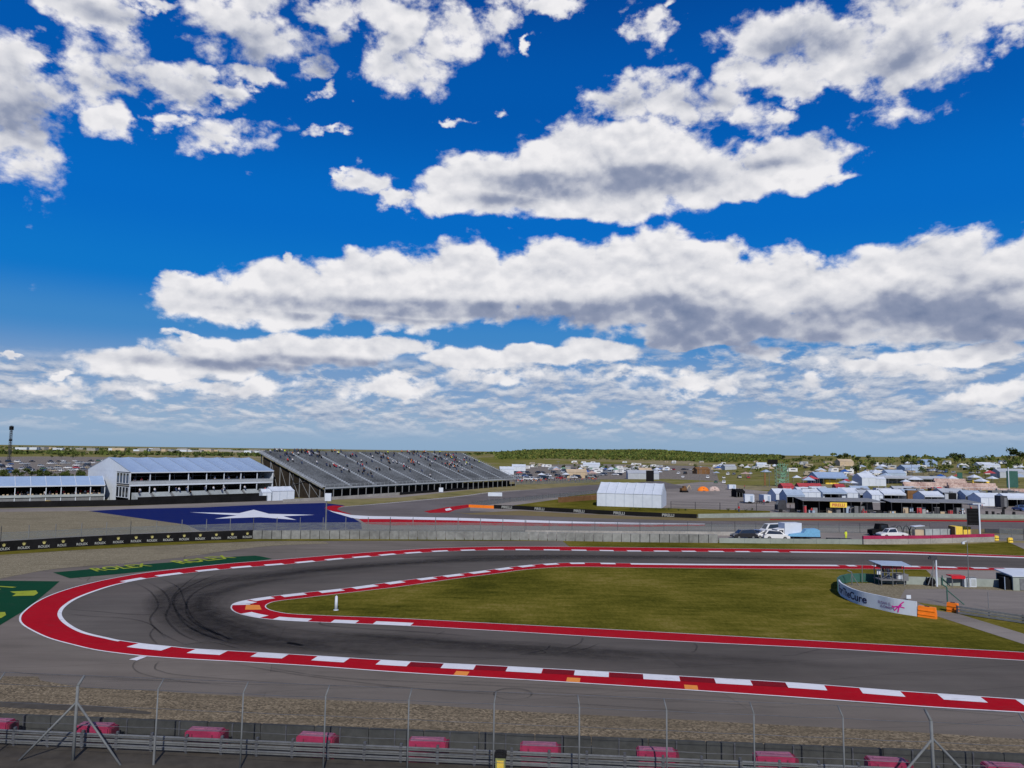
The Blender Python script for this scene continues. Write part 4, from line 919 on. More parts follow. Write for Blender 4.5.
def lot_car(p, rz, lot, group, kinds=('sedan', 'suv', 'suv', 'pickup', 'van')):
    k = random.choice(kinds); pt = random.choices(list(WORD), [9, 6, 4, 6, 2, 1, 1, .5])[0]
    o = bpy.data.objects.new('parked_car', CAR[k]); COL.objects.link(o); o.location = p; o.rotation_euler = (0, 0, rz + (math.pi if random.random() < .5 else 0))
    setmat(o, pt, 0); tag(o, '%s %s parked %s' % (WORD[pt], {'sedan': 'saloon car', 'suv': 'tall car', 'pickup': 'pickup truck', 'van': 'van'}[k], lot), 'car', group)

# ------------------------------------------------------------------ grandstand
mat('bench_grey', (.16, .172, .185), .7, .5, 1.3); mat('end_shade', (.03, .024, .018), .9, .4, 1)
def frame(a, b):
    a, b = Vector(a), Vector(b); u = (b - a); L = u.length; return math.atan2(u.y, u.x), L
A, B = P(324, 499.2), P(515, 486.4); ang, GSL = frame(A, B)
gs = thing('grandstand', 'long open grandstand with grey terraced seats and light stair aisles, half full', 'grandstand', A, ang)
NROW, DEP, H0, H1 = 30, 30.0, 3.6, 14.6
NSEC = 10; SW = GSL / NSEC
for s_ in range(NSEC):
    mb = MB(); x0 = s_ * SW + .75; x1 = (s_ + 1) * SW - .75; prof = []
    for r_ in range(NROW):
        y = DEP * r_ / NROW; z = H0 + (H1 - H0) * r_ / NROW; prof += [(y, z), (y, z + (H1 - H0) / NROW)]
    prof.append((DEP, H1))
    n = len(prof); vs = [(x0, y, z) for y, z in prof] + [(x1, y, z) for y, z in prof] + [(x0, DEP, H1 - .5), (x1, DEP, H1 - .5), (x0, 0, H0 - .5), (x1, 0, H0 - .5)]
    fs = [(i, i + 1, n + i + 1, n + i) for i in range(n - 1)] + [(2 * n + 2, 2 * n, 2 * n + 1, 2 * n + 3)]
    mb.add(vs, fs)
    mb.mi = 1
    for r_ in range(NROW):   # bench backs
        y = DEP * (r_ + .55) / NROW; z = H0 + (H1 - H0) * (r_ + 1) / NROW; mb.box(((x0 + x1) / 2, y, z + .18), (x1 - x0, .3, .08)); mb.box(((x0 + x1) / 2, y + .2, z + .38), (x1 - x0, .05, .3))
    mb.build('seating_section', ['seat_grey', 'bench_grey'], gs)
for s_ in range(NSEC + 1):
    mb = MB(); x = s_ * SW
    for r_ in range(NROW): mb.box((x, DEP * (r_ + .5) / NROW, H0 + (H1 - H0) * (r_ + 1) / NROW + .06), (1.45, DEP / NROW + .002 * (r_ % 2), .36))
    mb.build('stair_aisle', 'aisle_grey', gs)
mb = MB(); mb.bar((0, -.4, H0 - .1), (GSL, -.4, H0 - .1), .12, .5)
for k in range(2): mb.bar((0, -.4, H0 + .5 + k * .5), (GSL, -.4, H0 + .5 + k * .5), .06)
for k in range(60): mb.bar((GSL * k / 59, -.4, H0), (GSL * k / 59, -.4, H0 + 1.05), .06)
mb.build('front_railing', 'aisle_grey', gs)
mb = MB()
for k in range(3): mb.bar((0, DEP + .1, H1 + .3 + .4 * k), (GSL, DEP + .1, H1 + .3 + .4 * k), .06)
for k in range(60): mb.bar((GSL * k / 59, DEP + .1, H1 - .5), (GSL * k / 59, DEP + .1, H1 + 1.15), .07)
mb.build('back_railing', 'steel_grey', gs)
for k in range(32):
    mb = MB(); x = GSL * k / 31; mb.bar((x, -.2, 0), (x, -.2, H0 - .3), .22); mb.build('front_column', 'steel_grey', gs)
for k in range(22):
    mb = MB(); x = GSL * k / 21; mb.bar((x, DEP - .5, 0), (x, DEP - .5, H1 - .6), .3); mb.bar((x, DEP - .5, .2), (x, 8, H0 + 2), .16); mb.bar((x, 14, 0), (x, 14, H0 + 4.4), .25); mb.build('support_frame', 'dark_grey', gs)
for s_ in (0, 1):
    x = -.8 if s_ == 0 else GSL + .8
    mb = MB(); mb.bar((x, 0, H0), (x, DEP, H1), .25, .4); mb.bar((x, 0, H0 + 1), (x, DEP, H1 + 1), .08)
    for k in range(16): mb.bar((x, DEP * k / 15, H0 + (H1 - H0) * k / 15), (x, DEP * k / 15, H0 + (H1 - H0) * k / 15 + 1.1), .06)
    mb.build('end_parapet', 'steel_grey', gs)
mb = MB(); mb.slab([(.3, 1, 0), (.3, DEP - 1, 0), (.3, DEP - 1, H1 - 1.4), (.3, 1, H0 - .5)], .08); mb.build('end_shade_sheet', 'end_shade', gs)  # dark sheet standing in for the shade under the open left end
for k in range(6):
    y = 2 + k * 4.6; zt = H0 + (H1 - H0) * y / DEP - 1.2; mb = MB(); mb.bar((.12, y, 0), (.12, y, zt), .22); mb.bar((.12, y, .2), (.12, y + 4.4, min(zt + 1.2, H1 - 2)), .12); mb.build('end_strut', 'steel_grey', gs)
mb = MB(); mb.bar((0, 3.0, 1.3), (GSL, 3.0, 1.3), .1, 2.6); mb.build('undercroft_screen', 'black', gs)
random.seed(11)
shirts = ['black', 'navy_cloth', 'white_cloth', 'red', 'denim', 'orange_cloth', 'hi_vis', 'dark_grey', 'brown']
sw = {'black': 'black', 'navy_cloth': 'navy', 'white_cloth': 'white', 'red': 'red', 'denim': 'blue', 'orange_cloth': 'orange', 'hi_vis': 'yellow', 'dark_grey': 'grey', 'brown': 'brown'}
ca, sa = math.cos(ang), math.sin(ang)
rot = lambda x, y, z: Vector((A.x + ca * x - sa * y, A.y + sa * x + ca * y, z))
cl_ = [(7, 23, 5), (14, 27, 4), (20, 28, 4), (22, 15, 3), (37, 26, 3), (45, 16, 5), (56, 24, 4), (66, 27, 5), (70, 18, 4), (80, 22, 5), (85, 28, 4), (92, 25, 5), (98, 17, 5), (104, 27, 5), (112, 22, 5), (30, 10, 4), (60, 12, 4), (90, 12, 3)]
seen_p = set()
ORD = ['first', 'second', 'third', 'fourth', 'fifth', 'sixth', 'seventh', 'eighth', 'ninth', 'last']
def rowname(r): return ['bottom rows', 'lower rows', 'middle rows', 'upper rows', 'top rows', 'very top row'][0 if r < 6 else 1 if r < 12 else 2 if r < 18 else 3 if r < 24 else 4 if r < 29 else 5]
for k in range(255):
    c_ = random.choice(cl_); x = random.gauss(c_[0], c_[2]); r_ = int(max(1, min(NROW - 1, random.gauss(c_[1], 3.2))))
    x = round(x / .55) * .55
    if (x, r_) in seen_p or not .9 < x < GSL - .9 or abs(x / SW - round(x / SW)) * SW < 1.0: continue
    seen_p.add((x, r_)); sh = random.choices(shirts, [7, 4, 5, 3, 3, 2, 1, 4, 3])[0]
    zone = 'top' if r_ > 22 else 'middle' if r_ > 12 else 'lower'
    person('sit', rot(x, DEP * (r_ + .5) / NROW, H0 + (H1 - H0) * (r_ + 1) / NROW + .2), ang, sh, 'spectator in %s, %s section from left of the grandstand, %s' % (sw[sh], ORD[int(x / SW)], rowname(r_)), 'spectators seated in the grandstand', 'denim' if random.random() < .6 else 'black')

# ------------------------------------------------------------------ hospitality buildings
def hosp():
    A = Vector((-109, 215, 0)); u = Vector((.66, .75, 0)).normalized(); an = math.atan2(u.y, u.x); L, W, HE, HR, F2 = 45.5, 32.0, 8.6, 12.7, 5.0
    t = thing('hospitality_building', 'white two-storey tented hospitality building with a ribbed pale roof and stepped seats', 'building', A, an)
    # roof in bays with rib seams
    nb = 8
    for i in range(nb):
        x0, x1 = i * L / nb + .04, (i + 1) * L / nb - .04
        for sgn in (0, 1):
            y0, y1 = (-.5, W / 2) if sgn == 0 else (W / 2, W + .5)
            mb = MB()
            z0, z1 = (HE, HR) if sgn == 0 else (HR, HE)
            # fabric sags slightly between ribs
            xs = [x0, x0 + (x1 - x0) * .25, (x0 + x1) / 2, x1 - (x1 - x0) * .25, x1]; dz = [0, -.12, -.18, -.12, 0]; ys = [y0 + (y1 - y0) * k / 4 for k in range(5)]
            vs = [(x, y, z0 + (z1 - z0) * j / 4 + dz[i2]) for j, y in enumerate(ys) for i2, x in enumerate(xs)]
            fs = [(j * 5 + k, j * 5 + k + 1, j * 5 + k + 6, j * 5 + k + 5) for j in range(4) for k in range(4)]
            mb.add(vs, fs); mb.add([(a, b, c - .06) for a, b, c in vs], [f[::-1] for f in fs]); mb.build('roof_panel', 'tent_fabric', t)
    for i in range(nb + 1):
        x = i * L / nb; mb = MB(); mb.bar((x, -.5, HE + .03), (x, W / 2, HR + .03), .16, .12); mb.bar((x, W / 2, HR + .03), (x, W + .5, HE + .03), .16, .12); mb.build('roof_rib', 'soft_blue', t)
    mb = MB(); mb.bar((0, -.5, HE - .12), (L, -.5, HE - .12), .12, .28); mb.build('eave_fascia', 'white_vinyl', t)
    # gable end on the left: white cloth wall with triangular top, glazed towards the track
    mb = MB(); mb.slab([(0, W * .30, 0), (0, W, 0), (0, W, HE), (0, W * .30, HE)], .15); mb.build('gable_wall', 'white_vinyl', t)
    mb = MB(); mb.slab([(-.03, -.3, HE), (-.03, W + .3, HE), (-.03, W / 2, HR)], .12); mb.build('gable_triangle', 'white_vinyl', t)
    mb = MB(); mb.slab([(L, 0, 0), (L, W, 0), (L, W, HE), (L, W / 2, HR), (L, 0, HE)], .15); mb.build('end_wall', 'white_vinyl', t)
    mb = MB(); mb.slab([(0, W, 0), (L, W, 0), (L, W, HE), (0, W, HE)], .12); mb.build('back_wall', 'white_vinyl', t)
    mb = MB(); mb.box((L / 2, 4.0 + 8, F2 - .2), (L - .3, 24, .35)); mb.build('upper_deck', 'concrete', t)
    mb = MB(); mb.box((L / 2, -.1, F2 - .15), (L, .2, .5)); mb.build('deck_fascia', 'white_vinyl', t)
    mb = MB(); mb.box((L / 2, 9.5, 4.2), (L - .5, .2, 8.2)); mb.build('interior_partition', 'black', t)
    for i in range(nb + 1):
        x = min(max(i * L / nb, .12), L - .12); mb = MB(); mb.bar((x, 0.1, 0), (x, 0.1, HE - .1), .22); mb.build('column', 'white_vinyl', t)
        if i < nb:
            xm = x + L / nb / 2
            for fl in (0, 1):
                mb = MB(); z0 = (1.6 if fl == 0 else F2); mb.bar((xm, 3.2, z0), (xm, 3.2, z0 + 3.0), .12); mb.bar((xm - 2.6, 3.2, z0 + 2.2), (xm + 2.6, 3.2, z0 + 2.2), .08); mb.build('window_frame', 'mid_grey', t)
    for k in (0, 1):   # glazed left corner, lower and upper floor
        z0 = (1.3, F2 + .3)[k]
        mb = MB(); mb.slab([(-.05, .4, z0), (-.05, W * .29, z0), (-.05, W * .29, z0 + 3), (-.05, .4, z0 + 3)], .06); g_ = mb.build('corner_glazing', 'window_glass', t)
        mb = MB()
        for q in range(5): y = .4 + q * (W * .29 - .4) / 4; mb.bar((-.1, y, z0), (-.1, y, z0 + 3), .14)
        mb.bar((-.1, .3, z0), (-.1, W * .29, z0), .12); mb.bar((-.1, .3, z0 + 3), (-.1, W * .29, z0 + 3), .12); mb.build('glazing_bar', 'white_vinyl', g_)
    mb = MB()
    for r_ in range(3): mb.box((L / 2, .9 + r_ * .9, F2 + .15 + r_ * .35), (L - .6, .5, .3))
    mb.build('upper_bench', 'aisle_grey', t)
    mb = MB()
    for k in range(2): mb.bar((0, -.2, F2 + .6 + k * .5), (L, -.2, F2 + .6 + k * .5), .06)
    for k in range(46): mb.bar((L * k / 45, -.2, F2), (L * k / 45, -.2, F2 + 1.1), .05)
    mb.slab([(0, -.24, F2 + .15), (L, -.24, F2 + .15), (L, -.24, F2 + .95), (0, -.24, F2 + .95)], .02)
    mb.build('balcony_rail', 'aisle_grey', t)
    for s_ in range(8):   # stepped outdoor seating blocks in front
        mb = MB(); x0 = s_ * L / 8 + .6
        for r_ in range(6): mb.box((x0 + 2.2, -.9 - r_ * .75, (2.7 - r_ * .38) / 2 + .1), (4.6, .72, 2.7 - r_ * .38))
        mb.build('seating_block', 'pale_steps', t)
        if s_ < 7:
            mb = MB()
            for r_ in range(6): mb.box((x0 + 5.05, -.9 - r_ * .75, (2.5 - r_ * .38) / 2), (.8, .7, 2.5 - r_ * .38))
            mb.build('aisle_stair', 'mid_grey', t)
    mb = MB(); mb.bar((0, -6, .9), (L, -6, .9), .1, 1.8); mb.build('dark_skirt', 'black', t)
    rnd = random.Random(5)
    for k in range(26):
        x = rnd.uniform(1, L - 1); up_ = rnd.random() < .5; y = rnd.choice([1.5, 2.6]) if up_ else -.9 - rnd.randrange(4) * .75
        z = F2 + .3 if up_ else 2.8 - (int((-.9 - y) / .75)) * .38
        w = Vector((A.x + math.cos(an) * x - math.sin(an) * y, A.y + math.sin(an) * x + math.cos(an) * y, z)); sh = rnd.choice(['black', 'white_cloth', 'navy_cloth', 'dark_grey', 'red'])
        person('stand' if up_ else 'sit', w + Vector((0, 0, 0.0)), an, sh, 'guest in a %s top %s the two-storey white hospitality building' % (sw[sh], 'on the upper balcony of' if up_ else 'seated on the lower steps of'), 'guests at the hospitality building')
mat('pale_steps', (.33, .36, .37), .7, .2, 1.5)
hosp()
def canopy():
    a, b = P(-70, 505.0), P(104, 500.8); an, L = frame(a, b); t = thing('hospitality_canopy', 'long single-storey canopy with pale ribbed roof over shaded seating, far left', 'canopy', a, an)
    HE, HR, D = 4.6, 7.0, 12.0; nb = 11
    for i in range(nb):
        x0, x1 = i * L / nb + .03, (i + 1) * L / nb - .03
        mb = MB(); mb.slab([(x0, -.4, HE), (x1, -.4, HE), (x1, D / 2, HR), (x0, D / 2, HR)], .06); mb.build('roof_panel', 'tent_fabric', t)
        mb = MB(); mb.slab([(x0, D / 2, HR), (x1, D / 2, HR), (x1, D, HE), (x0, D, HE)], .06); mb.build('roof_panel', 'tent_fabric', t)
    for i in range(nb + 1):
        x = i * L / nb; mb = MB(); mb.bar((x, -.4, HE + .06), (x, D / 2, HR + .08), .14); mb.bar((x, 0, 0), (x, 0, HE), .2); mb.build('frame_post', 'white_vinyl', t)
    mb = MB(); mb.bar((0, -.45, HE - .08), (L, -.45, HE - .08), .08, .3); mb.build('eave_fascia', 'white_vinyl', t)
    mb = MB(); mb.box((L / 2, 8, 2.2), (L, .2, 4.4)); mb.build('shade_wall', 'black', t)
    mb = MB(); mb.box((L / 2, 2.5, .7), (L, 5, 1.4)); mb.build('deck', 'mid_grey', t)
    mb = MB(); mb.slab([(0, -.3, 1.4), (L, -.3, 1.4), (L, -.3, 2.1), (0, -.3, 2.1)], .03); mb.build('deck_rail', 'pale_steps', t)
    for s_ in (0, 1):
        x = 0 if s_ == 0 else L; mb = MB(); mb.slab([(x, -.4, HE), (x, D, HE), (x, D / 2, HR)], .08); mb.build('gable', 'white_vinyl', t)
    mb = MB()
    for k in range(40): mb.box((1.2 + (L - 2.4) * k / 39, 1.3 + (k % 3) * .8, 1.85), (.5, .5, .9))
    mb.build('lounge_seating', 'tan_canvas', t)
    rnd = random.Random(3)
    for k in range(26):
        x = rnd.uniform(1, L - 1); y = rnd.uniform(.6, 5); w = Vector((a.x + math.cos(an) * x - math.sin(an) * y, a.y + math.sin(an) * x + math.cos(an) * y, 1.4)); sh = rnd.choice(['black', 'white_cloth', 'navy_cloth', 'dark_grey', 'red'])
        person('stand', w, an + rnd.uniform(-1, 1), sh, 'guest in a %s top standing under the long pale canopy' % sw[sh], 'guests under the long canopy')
canopy()

def marquee(name, label, cat, a, b, depth, he, hr, m='white_vinyl', seams=6, wall=True, open_front=False, loc=None, rz=None, L=None, group=None, roofm=None, z=0):
    if loc is None: an, L = frame(a, b); loc = a
    else: an = rz
    t = thing(name, label, cat, loc, an, group); roofm = roofm or m
    mb = MB(); nx = seams * 4; vs = []
    for j, (y, zz) in enumerate(((-.15, he), (depth * .25, (he + hr) / 2 - .06), (depth / 2, hr), (depth * .75, (he + hr) / 2 - .06), (depth + .15, he))):
        for i in range(nx + 1): vs.append((-.1 + (L + .2) * i / nx, y, zz - (.10 * abs(math.sin(math.pi * i / 4)) if 0 < j < 4 else .0)))
    fs = [(j * (nx + 1) + i, j * (nx + 1) + i + 1, (j + 1) * (nx + 1) + i + 1, (j + 1) * (nx + 1) + i) for j in range(4) for i in range(nx)]
    mb.add(vs, fs); mb.add([(x, y, q - .05) for x, y, q in vs], [f[::-1] for f in fs]); mb.build('roof', roofm, t)
    for x in (0, L):
        mb = MB(); mb.slab([(x, 0, he * (0 if wall else .92)), (x, depth, he * (0 if wall else .92)), (x, depth, he), (x, depth / 2, hr - .05), (x, 0, he)], .06); mb.build('gable_wall', m, t)
    if wall and not open_front:
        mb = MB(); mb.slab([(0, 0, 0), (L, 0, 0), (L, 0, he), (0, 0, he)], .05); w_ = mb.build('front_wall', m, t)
        mb = MB()
        for k in range(seams + 1): mb.bar((L * k / seams, -.08, 0), (L * k / seams, -.08, he), .07)
        mb.build('seam', 'soft_blue', w_)
    if open_front or not wall:
        mb = MB(); mb.slab([(0, -.06, he - .45), (L, -.06, he - .45), (L, -.06, he), (0, -.06, he)], .03); mb.build('valance', m, t)
        for k in range(seams + 1):
            mb = MB(); mb.bar((L * k / seams, 0, 0), (L * k / seams, 0, he), .12); mb.build('leg', 'galvanised', t)
    mb = MB(); mb.slab([(0, depth, 0), (L, depth, 0), (L, depth, he), (0, depth, he)], .05); mb.build('back_wall', 'black' if open_front else m, t)
    return t
# big white marquee in the middle
a = P(597, 506.0); u = Vector((.955, -.295, 0)); marquee('marquee', 'big plain white marquee with closed walls standing alone in the middle distance', 'tent', None, None, 14, 3.9, 7.0, seams=7, loc=a, rz=math.atan2(u.y, u.x), L=19.2)
for i_ in (0,):
    g_ = [o for o in COL.objects if o.name.startswith('marquee')][0]
    mb = MB()
    for k in range(8): mb.bar((19.2 * k / 7, -.17, 3.95), (19.2 * k / 7, 6.9, 7.02), .07)
    mb.build('roof_seam', 'soft_blue', g_)
marquee('marquee', 'small white marquee at the foot of the long grandstand, left end', 'tent', P(272, 500.8), P(294, 500.0), 6, 2.9, 4.2, seams=3)
marquee('garden_tent', 'small white tent tucked right of the two-storey building steps', 'tent', P(262, 501.0), P(271, 500.8), 4, 2.5, 3.6, seams=2)

# ------------------------------------------------------------------ marshal enclosure inside the hairpin
bpts = catmull([P(*p) for p in [(838.4,592.6),(839.8,595),(842.9,597.6),(851.5,602.3),(862.2,606),(878.3,609.8),(894.4,613.5),(917,617)]], 6)
o0 = bpts[0]; ban = thing('banner_wall', 'curved white advertising wall with dark lettering and a magenta ribbon around the marshal enclosure', 'banner wall', o0)
cum = [0]
for a, b in zip(bpts[:-1], bpts[1:]): cum.append(cum[-1] + (b - a).length)
BH = 1.5
def on_curve(s_):
    s_ = max(0, min(cum[-1] - 1e-4, s_))
    for i in range(len(cum) - 1):
        if cum[i] <= s_ <= cum[i + 1]:
            t_ = (s_ - cum[i]) / (cum[i + 1] - cum[i]); d = (bpts[i + 1] - bpts[i]).normalized(); return bpts[i].lerp(bpts[i + 1], t_), Vector((d.y, -d.x, 0))
mb = MB(); n = len(bpts); vs = []
nrm = [on_curve(c_)[1] for c_ in cum]
for off in (0, -.18):
    for z in (.02, BH):
        for p, q in zip(bpts, nrm): vs.append(p - o0 + q * off + Vector((0, 0, z)))
fs = []
for i in range(n - 1):
    fs += [(i, i + 1, n + i + 1, n + i), (2 * n + i, 3 * n + i, 3 * n + i + 1, 2 * n + i + 1), (n + i, n + i + 1, 3 * n + i + 1, 3 * n + i)]
fs += [(0, n, 3 * n, 2 * n), (n - 1, 3 * n - 1 - 0, 4 * n - 1, 2 * n - 1)]
fs[-1] = (n - 1, 2 * n - 1, 4 * n - 1, 3 * n - 1)
mb.add(vs, fs); mb.build('banner_face', 'white_vinyl', ban)
def curve_text(txt, s0, s1, z0, h, m, name='lettering'):
    me = text_mesh(txt, 1, m, name); xs = [v.co.x for v in me.vertices]; ys = [v.co.y for v in me.vertices]; x0, x1, y0, y1 = min(xs), max(xs), min(ys), max(ys)
    bm = bmesh.new(); bm.from_mesh(me); bmesh.ops.subdivide_edges(bm, edges=[e for e in bm.edges if e.calc_length() > .2], cuts=2, use_grid_fill=False)
    for v in bm.verts:
        s_ = s0 + (v.co.x - x0) / (x1 - x0) * (s1 - s0); p, q = on_curve(s_); v.co = p - o0 + q * .02 + Vector((0, 0, z0 + (v.co.y - y0) / (y1 - y0) * h))
    bm.to_mesh(me); bm.free(); o = bpy.data.objects.new(name, me); COL.objects.link(o); o.parent = ban; return o
def s_at(px):
    best = min(range(len(bpts)), key=lambda i: abs(512 + F * (bpts[i] - Vector((0, 0, CAMH))).dot(right) / (bpts[i] - Vector((0, 0, CAMH))).dot(fwd) - px)); return cum[best]
curve_text('ForTheCure', s_at(839.5), s_at(867.5), .36, .82, 'lettering_dark')
curve_text('SUSAN G.', s_at(878), s_at(890), .72, .28, 'lettering_grey'); curve_text('KOMEN', s_at(881), s_at(894), .36, .27, 'lettering_grey')
def ribbon_mark():
    mb = MB(); s0 = s_at(899); w = .9
    def pt(x, z): p, q = on_curve(s0 + x); return p - o0 + q * .025 + Vector((0, 0, z))
    for a, b, th in (((-.35, .30), (.35, 1.1), .13), ((.35, 1.1), (.6, 1.32), .12), ((.0, .18), (.12, .7), .13), ((.12, .7), (.38, .98), .12), ((-.55, .62), (.0, .78), .12), ((.0, .78), (.65, .72), .11), ((-.6, .75), (-.3, .62), .1)):
        d = Vector((b[0] - a[0], b[1] - a[1])); d.normalize(); nx, nz = -d.y * th / 2, d.x * th / 2
        mb.quad(pt(a[0] + nx, a[1] + nz), pt(a[0] - nx, a[1] - nz), pt(b[0] - nx, b[1] - nz), pt(b[0] + nx, b[1] + nz))
    mb.build('ribbon_emblem', 'magenta', ban)
ribbon_mark()
wall_run('curved_barrier', 'dark green-grey barrier closing the rounded end of the marshal enclosure', 'barrier', [(838.6,592),(838.2,587),(841,584.5),(849,582.5),(862,582.2),(880,583.2)], 1.1, .25, 'green_post')
wall_run('guardrail', 'pale guardrail wall along the back of the marshal enclosure', 'guardrail', [(881,583.6),(905,584.6),(940,585.6),(1024,588.5),(1200,596)], 1.0, .25, 'concrete_pale', joint=7)
def mini_rail(name, label, pix, h=.9, ext=0):
    w = [P(*p) for p in pix]; t_ = thing(name, label, 'guardrail', w[0]); o = w[0]
    for a, b in zip(w[:-1], w[1:]):
        for k in range(3):
            mb = MB(); z = .22 + k * .28; mb.bar(a - o + Vector((0, 0, z)), b - o + Vector((0, 0, z)), .07, .21); mb.build('rail', 'galvanised', t_)
        n = int((b - a).length / 2)
        for i in range(n + 1):
            mb = MB(); p = a.lerp(b, i / n) - o; mb.bar(p + Vector((0, .12, 0)), p + Vector((0, .12, h)), .12); mb.build('post', 'galv_dark', t_)
mini_rail('guardrail', 'grey guardrail beside the access path at the right edge of the grass', [(958,614.6),(1024,624.6),(1150,645)])
def orange_block(pa, pb, h, label):
    an, L = frame(P(*pa), P(*pb)); t_ = thing('orange_barrier', label, 'barrier', P(*pa), an)
    mb = MB(); mb.prism([(0, 0), (L, 0), (L, h * .35), (L - .06, h), (.06, h), (0, h * .35)], 0, .5); mb.build('shell', 'orange_plastic', t_)
    for k in range(2):
        mb = MB(); mb.box((L / 2, -.03, h * (.3 + .38 * k)), (L * .9, .06, .1)); mb.build('moulded_rib', 'orange_plastic', t_)
    mb = MB(); mb.box((L / 2, .25, h + .03), (.4, .18, .08)); mb.build('filler_cap', 'dark_grey', t_)
orange_block((917.6,617.2), (936.3,619.8), 1.12, 'orange plastic barrier butted against the end of the white lettered wall')
orange_block((946.5,612), (957.6,613.8), 1.0, 'smaller orange plastic barrier at the start of the grey guardrail')
# canopy platform
p = P(893, 586.5); t_ = thing('marshal_stand', 'marshal stand with pale flat awning on thin legs inside the enclosure', 'stand', p)
for x in (-1.4, 0, 1.4):
    for y in (0, 2.0):
        mb = MB(); mb.bar((x, y * .9, 0), (x, y * .9, 2.6), .08); mb.build('leg', 'galvanised', t_)
mb = MB(); mb.slab([(-1.7, -.6, 2.62), (2.1, -.6, 2.55), (2.3, 2.2, 2.72), (-1.9, 2.2, 2.8)], .07); mb.build('awning', 'tent_blue', t_)
mb = MB(); mb.box((0, .9, 2.3), (2.4, 1.6, .28)); mb.build('valance', 'tent_red', t_)
mb = MB(); mb.box((-.3, 1, .75), (2.4, 2.0, .1)); mb.bar((-1.5, 0, 1.7), (1.1, 0, 1.7), .06); mb.bar((-1.5, 0, .8), (-.2, 0, 1.7), .05); mb.build('deck', 'mid_grey', t_)
for (x, sh) in ((-.8, 'dark_grey'), (-.1, 'white_cloth')):
    person('stand', p + Vector((x, .9, .8)), random.uniform(-1, 1), sh, 'marshal in a %s top standing under the pale awning' % ('grey' if sh == 'dark_grey' else 'white'), None)
p = P(901, 585.2); t_ = thing('generator', 'grey equipment box with a white panel on short legs beside the marshal stand', 'generator', p)
mb = MB(); mb.box((0, 0, 1.0), (1.5, .9, .8)); mb.build('housing', 'mid_grey', t_); mb = MB(); mb.box((-.3, -.47, 1.05), (.5, .03, .45)); mb.build('panel', 'white_vinyl', t_)
for x in (-.6, .6): mb = MB(); mb.bar((x, 0, 0), (x, 0, .6), .12); mb.build('leg', 'galv_dark', t_)
def signpost(px, pb, ptop, label, signw=.45, signh=.6, m='white_vinyl', r=.04, bent=False):
    p = P(px, pb); h = HGT(px, pb, ptop); t_ = thing('sign_post', label, 'sign', p)
    mb = MB(); mb.tube((0, .03, 0), (0, .03, h), r, n=6)
    if bent: mb.path([(.9, 0, 0), (1.0, 0, 1.2), (.7, 0, 1.8), (.1, 0, h)], .03)
    mb.build('pole', 'galvanised', t_); mb = MB(); mb.box((0, -.03, h - signh / 2), (signw, .05, signh)); mb.build('plate', m, t_)
signpost(879, 585.5, 569.5, 'small white sign on a thin post left of the marshal stand')
signpost(908.6, 600.5, 595, 'white square plate on a low post behind the end of the lettered wall', .5, .4)
def fpost(px, pb, ptop, label, m='green_post', brace=0, tip=(0, 0), r=.07):
    p = P(px, pb); h = HGT(px, pb, ptop); t_ = thing('fence_post', label, 'post', p)
    mb = MB(); mb.tube((0, 0, 0), (0, 0, h * .88), r); mb.tube((0, 0, h * .88), (tip[0], tip[1], h), r); mb.build('upright', m, t_)
    if brace: mb = MB(); mb.tube((0, 0, h * .75), (brace, 0, 0), r * .8); mb.build('brace', m, t_)
fpost(852, 586, 570.5, 'light grey fence post with a bent arm near the dark end of the enclosure', 'galvanised', .9, (-.5, 0))
fpost(862.5, 583, 564.5, 'thin pale post beside the grey fence post in the enclosure', 'galvanised', 0, (.05, 0), .05)
fpost(947.5, 605, 585, 'dark green fence post with a bent top and long brace behind the second orange barrier', 'green_post', 1.9, (-.35, .1))
fpost(942.5, 586, 575.5, 'dark green braced post at the back rail right of the camera mast', 'green_post', 1.0, (0, 0))
fpost(988.6, 609, 592, 'slim grey post alone on the enclosure apron', 'mid_grey', 0, (0, 0), .04)
# camera mast
p = P(937, 587); t_ = thing('camera_mast', 'white camera mast with diagonal stay and camera head in the marshal enclosure', 'mast', p)
mb = MB(); mb.tube((0, 0, 0), (0, 0, 3.5), .11, .09); mb.build('mast_pole', 'white_vinyl', t_)
mb = MB(); mb.tube((-1.1, 0, .2), (-.1, 0, 3.0), .06); mb.tube((-.6, 0, 0), (-.35, 0, 3.3), .05); mb.build('stay', 'galvanised', t_)
mb = MB(); mb.box((-.35, 0, 3.55), (.8, .4, .4)); mb.box((-.8, 0, 3.5), (.25, .25, .25)); mb.build('camera_head', 'dark_grey', t_)
p = P(931, 586.3); t_ = thing('covered_trailer', 'small black tarpaulin-covered cart at the foot of the camera mast', 'cart', p)
bm = bmesh.new(); bmesh.ops.create_icosphere(bm, subdivisions=2, radius=.6)
for v in bm.verts: v.co = Vector((v.co.x * .95, v.co.y * .8, max(.12, v.co.z * .95 + .55)))
me = bpy.data.meshes.new('tarpaulin'); bm.to_mesh(me); bm.free(); me.materials.append(MATS['black']); o = bpy.data.objects.new('tarpaulin', me); COL.objects.link(o); o.parent = t_
for y in (-.5, .5): mb = MB(); mb.tube((.1, y, .16), (.1, y + .1, .16), .17, n=10); mb.build('wheel', 'rubber_tyre', t_)
